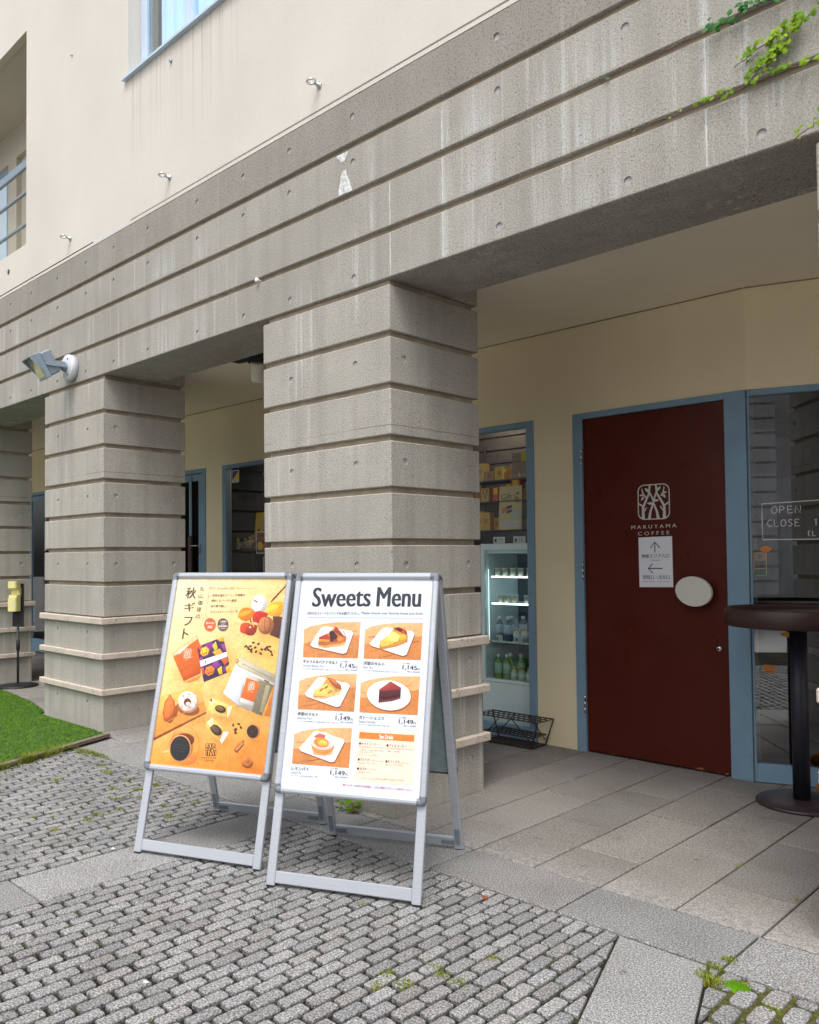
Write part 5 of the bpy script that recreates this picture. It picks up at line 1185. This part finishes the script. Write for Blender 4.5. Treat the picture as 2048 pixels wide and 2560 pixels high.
def card(x,y,z,w,h,label,c=(215,220,222),draw=None,tilt=0,name="price_card",cat="price card"):
    t=thing(name,label,cat,(x,y,z)); b=MB(); b.M=Matrix.Rotation(R(tilt),4,'X'); b.box(-w/2,w/2,-.0015,.0015,0,h,c=S(*c)); bo_=b.build("card",M_PRINT,t)
    Mr=Matrix.Rotation(R(tilt),3,'X'); s=Sheet(Mr@Vector((0,-.0015,0)),Mr@Vector((1,0,0)),Mr@Vector((0,0,1)),Mr@Vector((0,-1,0)),.0005)
    if draw: draw(s,w,h)
    else:
        s.poly([(-w*.4,h*.2),(-w*.2,h*.2),(-w*.2,h*.7),(-w*.4,h*.7)],S(60,65,75)); 
        for q in range(3): s.stroke([(-w*.1,h*(.75-q*.2)),(w*.38,h*(.75-q*.2))],h*.06,S(120,125,130))
    s.build("print",M_PRINT,bo_); return t
card(-1.0,2.345,1.586,.12,.055,"white price card on the fridge top, left one"); card(-.79,2.345,1.586,.12,.055,"white price card on the fridge top, right one")
card(-1.045,2.388,.7465,.068,.055,"white price card on the lit shelf before the dark bottles"); card(-.84,2.388,.7465,.075,.058,"white price card on the lit shelf before the small orange capped bottles")

for x,y,z,l in ((-1.5,2.85,2.72,"added warm lamp inside the shop, unseen above the fridge, left one"),(-.85,2.62,2.76,"added warm lamp inside the shop, unseen above the fridge, right one"),(-4.35,2.62,2.72,"added warm lamp inside, unseen above the bread display shelf")):
    t=thing("pendant_lamp",l,"lamp",(x,y,z),0,"warm lamps inside the shop"); b=MB(); b.lathe([(0,-.03),(.022,-.02),(.03,0),(.022,.02),(0,.03)],n=14); b.build("bulb",M_WARMB,t); b=MB(); b.tube([(0,0,.028),(0,0,2.99-z)],.003,6); b.build("cord",M_BLACK,t)  # lamps added out of view to brighten the goods behind the glass
# shelf with gift boxes above the fridge
gs=thing("display_shelf","dark display shelf of yellow gift boxes above the drinks fridge","shelf",(-.88,2.47,0))
t=MB()
for z in (1.700,1.948,2.128): t.box(-.46,.33,-.13,.14,z-.008,z)
for x in (-.455,.32): t.box(x,x+.012,.10,.118,.0,2.45)
t.build("shelf_board",M_SLAT,gs)
def carton(x,y,z,w,h,d,c,label,draw=None,name="gift_box",cat="box"):
    t=thing(name,label,cat,(x,y,z)); b=MB(); b.box(-w/2,w/2,-d/2,d/2,0,h,ch=.002,c=S(*c)); o=b.build("carton",M_PRINT,t)
    s=Sheet((0,-d/2,0),(1,0,0),(0,0,1),(0,-1,0),.0005)
    if draw: draw(s,w,h)
    s.build("print",M_PRINT,o); return t
def plainlogo(s,w,h): logo(s,lambda a,b:(a*.018,h*.52+b*.02),S(120,90,40),1)
def ribbon(s,w,h): plainlogo(s,w,h); s.stroke([(w*.42,0),(w*.42,h)],.018,S(250,215,120),3); s.leaf(w*.42,h*.6,w*.75,h*.75,.4,S(250,220,130),4); s.leaf(w*.42,h*.6,w*.2,h*.75,.4,S(245,205,110),4)
def triband(s,w,h):
    for q,c in enumerate(((200,120,60),(205,205,205),(205,180,60))): s.poly([(-w*.4+q*w*.3,h*.06),(-w*.2+q*w*.3,h*.06),(-w*.3+q*w*.3,h*.24)],S(*c))
    s.poly([(-w*.45,h*.62),(w*.45,h*.66),(w*.45,h*.70),(-w*.45,h*.66)],S(120,40,40)); plainlogo(s,w,h*.86)
def redbox(s,w,h): s.poly([(-w*.3,h*.5),(w*.3,h*.5),(w*.3,h),(-w*.3,h)],S(235,190,40)); [s.stroke([(-w*.35,h*(.42-q*.1)),(w*.35,h*(.42-q*.1))],h*.04,S(230,150,130)) for q in range(4)]
def vbox(s,w,h): s.stroke([(-w*.25,h*.8),(0,h*.25),(w*.3,h*.85)],.012,S(90,70,50)); s.stroke([(-w*.4,h*.9),(w*.4,h*.9)],.006,S(120,95,60))
def yb(s,w,h): plainlogo(s,w,h)
carton(-1.0,2.40,2.1285,.10,.115,.08,(226,178,82),"yellow ribboned gift box on the top shelf above the fridge",ribbon); carton(-.787,2.40,2.1285,.155,.215,.09,(150,128,108),"tall brown gift box with coloured triangles on the top shelf",triband)
carton(-.74,2.352,2.27,.055,.075,.003,(212,186,40),"yellow tag stuck on the tall brown gift box",None,"tag","tag")
carton(-1.047,2.40,1.9485,.073,.115,.07,(190,50,32),"red and yellow box on the middle shelf left of the gift poster",redbox); carton(-.845,2.41,1.9485,.097,.178,.07,(200,60,36),"tall red and yellow box standing behind the gift poster",redbox); carton(-.93,2.42,1.9485,.075,.14,.06,(196,56,34),"lower red and yellow box half hidden behind the gift poster",redbox); carton(-1.16,2.40,1.9485,.085,.12,.07,(206,170,108),"beige box with a dark V mark on the middle shelf",vbox)
carton(-1.155,2.40,1.7005,.09,.155,.07,(206,164,92),"plain yellow gift box on the lowest shelf beside the pillar",yb); carton(-.70,2.40,1.7005,.06,.11,.07,(224,160,78),"orange gift box on the lowest shelf beside the blue frame",yb); carton(-.98,2.43,1.7005,.12,.13,.05,(220,170,96),"orange tan gift box behind the lower edge of the gift poster",yb)
carton(-.875,2.42,2.1285,.06,.13,.08,(206,160,84),"narrow tan gift box between the two boxes on the top shelf",yb); carton(-1.115,2.41,2.1285,.10,.085,.08,(188,150,110),"low tan gift box at the left of the top shelf",yb); carton(-1.225,2.42,2.1285,.09,.16,.08,(214,186,120),"tall cream gift box at the far left of the top shelf by the pillar",yb)
carton(-.745,2.42,1.9485,.075,.10,.06,(222,160,70),"small orange gift box on the middle shelf beside the blue frame",yb); carton(-1.255,2.42,1.9485,.075,.15,.06,(176,120,70),"brown gift box at the far left of the middle shelf",yb); carton(-.665,2.42,1.9485,.07,.15,.06,(230,196,120),"cream gift box on the middle shelf mostly behind the blue frame",yb)
carton(-1.065,2.43,1.7005,.075,.11,.05,(198,140,80),"tan gift box on the lowest shelf left of the gift poster",yb); carton(-1.245,2.42,1.7005,.075,.17,.06,(216,176,96),"tall yellow gift box at the far left of the lowest shelf",yb)
def giftposter(s,w,h):
    s.text("Gift",(-w*.4,h*.68),(w*.05,h*.69),h*.14,S(70,66,60),2); s.stroke([(w*.02,h*.76),(w*.35,h*.82)],.004,S(90,90,60),2); s.ell(w*.28,h*.68,w*.1,h*.09,S(190,130,90),2,30); s.leaf(w*.25,h*.8,w*.4,h*.84,.3,S(110,110,60),2)
    s.poly([(-w*.36,h*.36),(-w*.16,h*.42),(-w*.14,h*.54),(-w*.34,h*.5)],S(206,130,100),2); s.poly([(-w*.16,h*.36),(w*.06,h*.40),(w*.08,h*.56),(-w*.14,h*.54)],S(104,70,86),3); s.stroke([(-w*.14,h*.44),(w*.06,h*.49)],.008,S(215,205,205),4); s.poly([(w*.1,h*.28),(w*.4,h*.26),(w*.38,h*.46),(w*.14,h*.46)],S(176,186,186),2); s.poly([(-w*.36,h*.06),(w*.42,h*.06),(w*.42,h*.2),(-w*.3,h*.2)],S(196,186,192),2)
card(-.885,2.345,1.7005,.235,.37,"beige gift poster on the shelf edge behind the narrow window",(206,190,140),giftposter,-3,"gift_poster","poster")

# left shop window display
ls=thing("display_shelf","dark wooden display shelf with bread behind the left shop window","shelf",(-4.4,2.62,0)); t=MB(); t.box(-.75,1.1,-.25,.25,1.555,1.585); t.box(-.75,1.1,-.25,.25,.95,.98); 
for x in (-.75,1.08): t.box(x,x+.03,.2,.25,.0,1.555)
t.build("shelf_board",M_EDGE,ls)
def yposter(s,w,h): s.ell(w*.15,h*.65,w*.25,h*.16,S(210,150,110)); s.ell(w*.2,h*.42,w*.2,h*.08,S(120,60,40)); s.ell(-w*.2,h*.5,w*.1,h*.05,S(130,70,30)); s.ell(-w*.1,h*.36,w*.1,h*.05,S(140,80,40)); s.poly([(w*.2,h*.7),(w*.5,h*.7),(w*.5,h*.98),(w*.25,h*.98)],S(230,140,50),2)
card(-4.57,2.50,1.586,.26,.43,"yellow poster leaning on the display shelf behind the left window",(226,186,40),yposter,-6,"shelf_poster","poster")
def loaf(x,y,label,s=1.0):
    t=thing("bread_bag",label,"bread",(x,y,1.5855)); b=MB(); v=[];f=[]; n=16;m=8; rs=random.Random(int(abs(x)*1000))
    for i in range(m+1):
        a=math.pi*i/m
        for q in range(n):
            e=2*math.pi*q/n; k=1+.14*math.sin(3*e+i)+rs.uniform(-.05,.05); v.append((.062*s*math.sin(a)*math.cos(e)*k,.05*s*math.sin(a)*math.sin(e)*k,.05*s*(1-math.cos(a))))
    for i in range(m):
        for q in range(n): f.append((i*n+q,i*n+(q+1)%n,(i+1)*n+(q+1)%n,(i+1)*n+q))
    b.add(v,f,smooth=True); b.build("bag",plain("bread_crust",(.42,.27,.15),.35,var=.35,scale=30),t,fix=True); b=MB(); b.lathe([(.006*s,.095*s),(.012*s,.105*s),(.024*s,.13*s)],n=10); b.build("bag_neck",plain("bag_film",(.55,.42,.28),.2,var=.2),t)
loaf(-4.86,2.5,"small bread in a tied bag on the display shelf, nearest its price card"); loaf(-4.76,2.55,"bread in a tied bag behind, on the display shelf next to the yellow poster",1.25); loaf(-4.68,2.44,"bread in a tied bag in front of the yellow poster",1.1)
card(-4.955,2.46,1.586,.075,.085,"white price card in front of the bread on the display shelf",(215,214,206),None,-12)
def smile(s,w,h): s.ell(0,h*.5,w*.45,h*.42,S(228,205,50))
t=thing("tag","round yellow tag beside the bread on the display shelf","tag",(-4.99,2.49,1.586)); b=MB(); b.tube([(0,0,0),(0,0,.09)],.002); b.build("stick",M_WHITE,t); b=MB(); b.lathe([(0,.002),(.028,.002),(.028,0)],(0,0,.11),20,'y',c=S(226,204,50)); b.build("disc",M_PRINT,t,fix=True)
# warm lights and goods deep inside the left door
for x,z,l in ((-7.37,1.82,"warm lit lamp inside, right one seen through the glazed door"),(-7.53,1.83,"warm lit lamp inside, left one seen through the glazed door"),(-7.30,1.58,"warm lit lamp inside, low by the door handle"),(-7.62,1.58,"warm lit lamp inside, low behind the push panel")):
    t=thing("pendant_lamp",l,"lamp",(x,3.42,z),0,"warm lamps inside the shop"); b=MB(); b.lathe([(0,-.03),(.022,-.02),(.03,0),(.022,.02),(0,.03)],n=14); b.build("bulb",M_WARM,t); b=MB(); b.tube([(0,0,.028),(0,0,2.99-z)],.003,6); b.build("cord",M_BLACK,t)
for k,(x,z,c) in enumerate(((-7.52,1.16,(226,150,40)),(-7.40,1.16,(200,110,40)),(-7.28,1.16,(235,180,60)),(-7.50,1.40,(210,130,50)),(-7.36,1.40,(240,190,70)),(-7.24,1.40,(180,80,40)))):
    carton(x,3.5,z,.10,.16,.08,c,("orange","brown orange","yellow","amber","pale yellow","rust red")[k]+" gift box on the inner shelf seen through the glazed door",yb)
t=thing("display_shelf","dark inner shelf of gift boxes seen through the glazed door","shelf",(-7.4,3.55,0)); b=MB(); 
for z in (1.16,1.40): b.box(-.35,.35,-.12,.12,z-.015,z-.0005)
b.box(-.35,.35,.121,.14,0,2.2); b.build("shelf_board",M_EDGE,t)

# ------------------------------------------------------------------ greenery
def leafshape(mb,P,nrm,dirn,s,c):
    P,N,D=Vector(P),Vector(nrm).normalized(),Vector(dirn); D=(D-N*D.dot(N)).normalized(); W=N.cross(D)
    prof=[(0,0),(.12,.30),(.34,.52),(.40,.34),(.62,.40),(.74,.20),(1,0)]
    pts=[(P+D*(a*s)+W*(b*s)+N*(-.18*s*b*b*2+random.uniform(-.01,.01)*s)) for a,b in prof]; pts2=[(P+D*(a*s)-W*(b*s)+N*(-.18*s*b*b*2)) for a,b in prof]
    mid=[P+D*(a*s)+N*(.04*s) for a,b in prof]
    v=pts+mid+pts2; n=len(prof); f=[]
    for i in range(n-1): f.append((i,i+1,n+i+1,n+i)); f.append((n+i,n+i+1,2*n+i+1,2*n+i))
    mb.add(v,f,c=c,smooth=True)
def vine(label,stems,m,n_leaf,size,frac=1.0,spread=1.0):
    t=thing("ivy",label,"ivy",stems[0][0]); o=Vector(stems[0][0]); s=MB(); l=MB()
    for st_ in stems:
        pts=[]; 
        for a,b in zip(st_[:-1],st_[1:]):
            for q in range(6):
                k=q/6; pts.append(Vector(a).lerp(Vector(b),k)+Vector((random.uniform(-.006,.006),random.uniform(-.004,.002),random.uniform(-.008,.008)))-o)
        pts.append(Vector(st_[-1])-o); s.tube(pts,[.0035-.002*i/len(pts) for i in range(len(pts))],5)
        L=len(pts)
        for q in range(n_leaf):
            u=random.random()**1.3*(frac if q%9 else 1.0); i=min(int(u*(L-1)),L-2); p=pts[L-2-i] if 0 else pts[i]
            fall=1-.55*i/L
            N=Vector((random.uniform(-.5,.6),-1,random.uniform(-.1,.7))); D=Vector((random.uniform(-1,1),-.2,random.uniform(-1.2,.35)))
            k=random.uniform(.75,1.2); y=random.uniform(.9,1.15)
            leafshape(l,p+Vector((random.uniform(-.03,.03)*fall*spread,random.uniform(-.035,-.006),random.uniform(-.03,.03)*fall*spread)),N,D,size*random.uniform(.55,1.15)*(.45+.55*fall),(k*y,k,k*.8,1))
    s.build("stem",M_STEM,t); l.build("foliage",m,t); return t
vine("dark green ivy creeping along the upper groove of the beam at top right",[[(2.75,-.015,3.67),(2.35,-.02,3.668),(2.05,-.02,3.668),(1.87,-.02,3.662),(1.70,-.0,3.668),(1.55,.01,3.668),(1.35,.018,3.668)]],M_IVYD,130,.032,.50,.9)
vine("yellow green ivy hanging in a trail across the beam courses at top right",[[(2.55,-.02,3.80),(2.40,-.03,3.66),(2.31,-.03,3.565),(2.22,-.03,3.50),(2.16,-.03,3.45),(2.11,-.025,3.40),(2.04,-.02,3.385)],[(2.24,-.02,3.53),(2.12,-.012,3.515),(1.98,-.008,3.465)],[(2.18,-.02,3.46),(2.10,-.01,3.44),(2.02,-.008,3.40)]],M_IVY,75,.029,.85,.9)
vine("sparse yellow green ivy creeping along the lower groove of the beam at right",[[(2.75,-.02,3.37),(2.45,-.02,3.365),(2.30,-.02,3.36),(2.12,-.02,3.37),(1.96,-.015,3.368),(1.78,-.01,3.366),(1.6,.0,3.372),(1.4,.015,3.37)]],M_IVY,100,.028,.70,.6)
vine("short ivy tip hanging at the beam's lower corner by the right pillar",[[(2.48,-.03,3.20),(2.36,-.03,3.135),(2.29,-.03,3.11),(2.21,-.03,3.075)]],M_IVY,30,.034)

# artificial turf
poly=[(-2.45,-2.08),(-2.86,-1.09),(-3.285,-.045),(-3.44,-.036),(-4.70,-.036),(-4.74,.05),(-5.4,.19),(-6.45,.30),(-6.9,.02),(-10,-.02),(-10,-2.08)]
tf=thing("turf_mat","bright green artificial turf laid in front of the two left pillars","turf mat",(-4.5,-1,0))
def L_(p): return (p[0]+4.5,p[1]+1)
b=MB(); b.prism([L_(p) for p in poly],-.01,.014,'xy'); b.build("backing",plain("turf_backing",(.035,.11,.012),.9,var=.2,scale=40),tf,fix=True)
def inside(x,y):
    c=False
    for (x1,y1),(x2,y2) in zip(poly,poly[1:]+poly[:1]):
        if (y1>y)!=(y2>y) and x<(x2-x1)*(y-y1)/(y2-y1)+x1: c=not c
    return c
b=MB(); V=[];F=[];C=[]
rng=np.random.RandomState(3); n=0
while n<52000:
    x=rng.uniform(-6.8,-2.4); y=rng.uniform(-2.0,.31)
    if x>-3 and y<-1.7: 
        n+=1; continue
    if not inside(x,y): n+=.15; continue
    n+=1; a=rng.uniform(0,6.28); w=.004; h=rng.uniform(.007,.013); lx,ly=rng.uniform(-.014,.014,2); k=rng.uniform(.65,1.3); o=len(V)
    V+=[(x+4.5-w*math.cos(a),y+1-w*math.sin(a),.013),(x+4.5+w*math.cos(a),y+1+w*math.sin(a),.013),(x+4.5+lx,y+1+ly,.013+h)]; F.append((o,o+1,o+2)); C+=[(k,k,k,1)]*3
b.v=V;b.f=F;b.c=C;b.mi=[0]*len(F);b.sm=[False]*len(F); tag(b.build("turf_blades",M_TURF,tf),kind='stuff')
e=MB(); d=Vector((-2.86+3.285,-1.09+.045,0)).normalized(); pr=Vector((-d.y,d.x,0)); p0=Vector((-3.26,-.10,0)); 
for q,(w0,w1,z0,z1,m0,m1) in enumerate(((-.010,.040,.018,.034,-.03,2.2),(.0,.050,.002,.016,.02,2.2))):
    a=p0+d*m0; c=p0+d*m1; pl=[a+pr*w0,a+pr*w1,c+pr*w1,c+pr*w0]; e.prism([L_(v.xy) for v in pl],z0,z1,'xy',mi=0 if q==0 else 1)
for q in range(5):
    a=p0+d*(-.03+q*.012); e.prism([L_(v.xy) for v in (a+pr*.01,a+pr*(.052+q*.006),a+d*.5+pr*(.052+q*.004),a+d*.5+pr*.01)],.017+q*.0001,.0172+q*.001,'xy',mi=1)
e.build("border_strip",[M_MATEDGE,M_EDGE],tf,fix=True)

# weeds in the joints
wb=MB()
def tuft(x,y,n,h,sp,tone=1.0):
    for q in range(n):
        a=random.uniform(0,6.28); r=random.random()**.7*sp; bx,by=x+r*math.cos(a),y+r*math.sin(a); hh=h*random.uniform(.4,1.1); le=hh*random.uniform(.5,1.8); d=random.uniform(0,6.28); w=random.uniform(.0012,.0026)
        k=random.uniform(.7,1.35)*tone; y_=random.choice((1,1,1.25,.9)); c=(k*y_,k,k*.8,1); px,py=-math.sin(d)*w,math.cos(d)*w
        wb.add([(bx-px,by-py,-.012),(bx+px,by+py,-.012),(bx+px*.8+math.cos(d)*le*.4,by+py*.8+math.sin(d)*le*.4,hh*.6),(bx-px*.8+math.cos(d)*le*.4,by-py*.8+math.sin(d)*le*.4,hh*.6),(bx+math.cos(d)*le,by+math.sin(d)*le,hh)],[(0,1,2,3),(3,2,4)],c=c)
d=Vector((-2.86+3.285,-1.09+.045,0)).normalized()
for q in range(64):
    p=Vector((-3.22,-.40,0))+d*random.uniform(0,1.35); s=random.random()**1.6; tuft(p.x+.06+random.uniform(0,.09),p.y+random.uniform(-.05,.05),int(24+s*40),.022+.055*s,.045,random.uniform(.7,1.1))
for x,y,k in ((-3.0,-.78,2),(-3.13,-.48,2),(-2.91,-.45,2),(-2.7,-.43,2),(-2.82,-.45,2),(-2.6,-.43,1),(-3.05,-.47,2),(-2.18,-.61,1.2),(-2.25,-.95,1),(-1.77,-.79,.8),(-1.53,-.89,1),(-1.63,-.69,.8),(-1.32,-1.12,.9),(-1.27,-1.2,.8),(-1.23,-1.41,.7),(-1.65,-.55,.8),(-1.32,-.97,.7),(-1.1,-.6,.7),(-1.2,-.75,.7),(-1.45,-.75,.8),(-1.0,-.85,.6),(-1.9,-.6,.6),(-2.4,-.55,.8),
    (1.19,-1.27,.9),(1.22,-1.35,.7),(1.28,-1.28,1.1),(1.27,-1.11,.7),(1.33,-1.14,.9),(1.40,-1.14,.8),(1.39,-.92,.6),(.69,-.92,.4),(2.05,-.53,1.6),(2.0,-.50,1.2),(2.12,-.49,1.4),(2.02,-.33,.9),(2.0,-.42,1.0),(2.25,-.56,.7),(2.01,.39,.4),(1.68,.62,.3)):
    tuft(x,y,int((60 if x<0 else 90)*k),(.008+.009*k)*(1 if x<0 else .55),(.026+.012*k)*(1 if x<0 else .85))
for q in range(150):
    x=random.uniform(-3.2,-.75); y=random.uniform(-1.5,-.45)
    if (x+3.2)*.9-1.2<y-(-.4)-.9: pass
    tuft(x,y,random.randint(3,9),.010,.022)
tag(wb.build("joint_weeds",M_GRASS),"short grassy weeds growing in the paving joints and along the turf border","weeds",kind='stuff')
# bright moss cushion by the diagonal band
b=MB(); 
for q in range(260):
    a=random.uniform(0,6.28); r=random.random()**.6; x,y=.045*r*math.cos(a),.028*r*math.sin(a); s=.006; b.add([(x-s,y,-.01),(x+s,y,-.01),(x+random.uniform(-.004,.004),y+.003,.006+.010*(1-r))],[(0,1,2)],c=(random.uniform(.7,1.2),1.1,.5,1))
tag(b.build("moss_cushion",leafy("bright_moss",(.12,.30,.02,1),(.20,.40,.03,1)),loc=(2.115,-.505,0)),"bright green moss cushion between setts beside the diagonal slab band","moss")
# little leafy weed at the pillar foot
wd_=thing("weed_plant","small leafy green weed at the middle pillar's foot, behind the menu stand","weed",(-.235,-.075,0)); b=MB(); s=MB()
for q in range(26):
    a=random.uniform(0,6.28); r=random.uniform(.01,.05); p=Vector((r*math.cos(a)-.02+ (-.11 if q%5==0 else 0),r*math.sin(a)*.6,random.uniform(.015,.075)))
    leafshape(b,p,(random.uniform(-.4,.4),-.6,.9),(math.cos(a),math.sin(a),-.1),random.uniform(.022,.04),(random.uniform(.6,1.0),.95,.6,1)); s.tube([(p.x*.2,0,-.005),p],.0012,5)
b.build("foliage",M_IVY,wd_); s.build("stem",M_STEM,wd_)
# fallen leaves and paper scraps
def scrap(name,x,y,s,c,label,cat,z=.003):
    b=MB(); leafshape(b,(0,0,0),(random.uniform(-.2,.2),random.uniform(-.2,.2),1),(random.uniform(-1,1),random.uniform(-1,1),0),s,c); o=b.build(name,M_PRINT,None,loc=(x,y,z)); tag(o,label,cat)
scrap("fallen_leaf",.72,-.80,.04,S(214,150,80),"small tan fallen leaf on the setts before the menu stand","leaf"); scrap("fallen_leaf",1.015,-.50,.035,S(150,70,40),"small brown fallen leaf on the setts beside the slab edge","leaf"); scrap("fallen_leaf",.95,-.98,.02,S(160,80,50),"tiny rust coloured leaf fragment on the near setts","leaf")
b=MB(); b.box(-.010,.010,-.006,.006,0,.004,ch=.001); tag(b.build("paper_scrap",M_WHITE,None,loc=(.62,-1.9,.002)),"tiny white scrap on the near setts at lower left","litter"); b=MB(); b.box(-.012,.012,-.007,.007,0,.004,ch=.001); tag(b.build("paper_scrap",M_WHITE,None,loc=(-.72,-1.33,.002)),"tiny white scrap on the setts left of the gift poster stand","litter")

# ------------------------------------------------------------------ building across the court (seen in the shop glass)
ob=thing("court_building","banded grey concrete building across the court, seen only as a reflection in the shop glass","building",(0,-9.6,0))
t=MB()
for k in range(16): t.box(1.0,5.75,-1.6,0,.02+k*.3,.02+k*.3+.258,ch=.01); t.box(-14,-6.57,-2.6,0,.02+k*.3,.02+k*.3+.258,ch=.01)
t.box(1.03,5.72,-1.57,-.05,0,5.0); t.box(-13.97,-6.6,-2.57,-.05,0,4.75); t.box(5.75,8.6,-2.4,-1.3,0,5.2); t.box(5.75,8.6,-1.31,-1.28,4.3,4.33)
for k in range(16): t.box(8.6,12,-2.4,.2,.02+k*.3,.02+k*.3+.258,ch=.01)
t.box(8.63,11.97,-2.37,.15,0,5.0)
t.build("banded_wall",concrete('court_concrete',(.60,.60,.61,1),(.50,.50,.51,1),.3),ob)
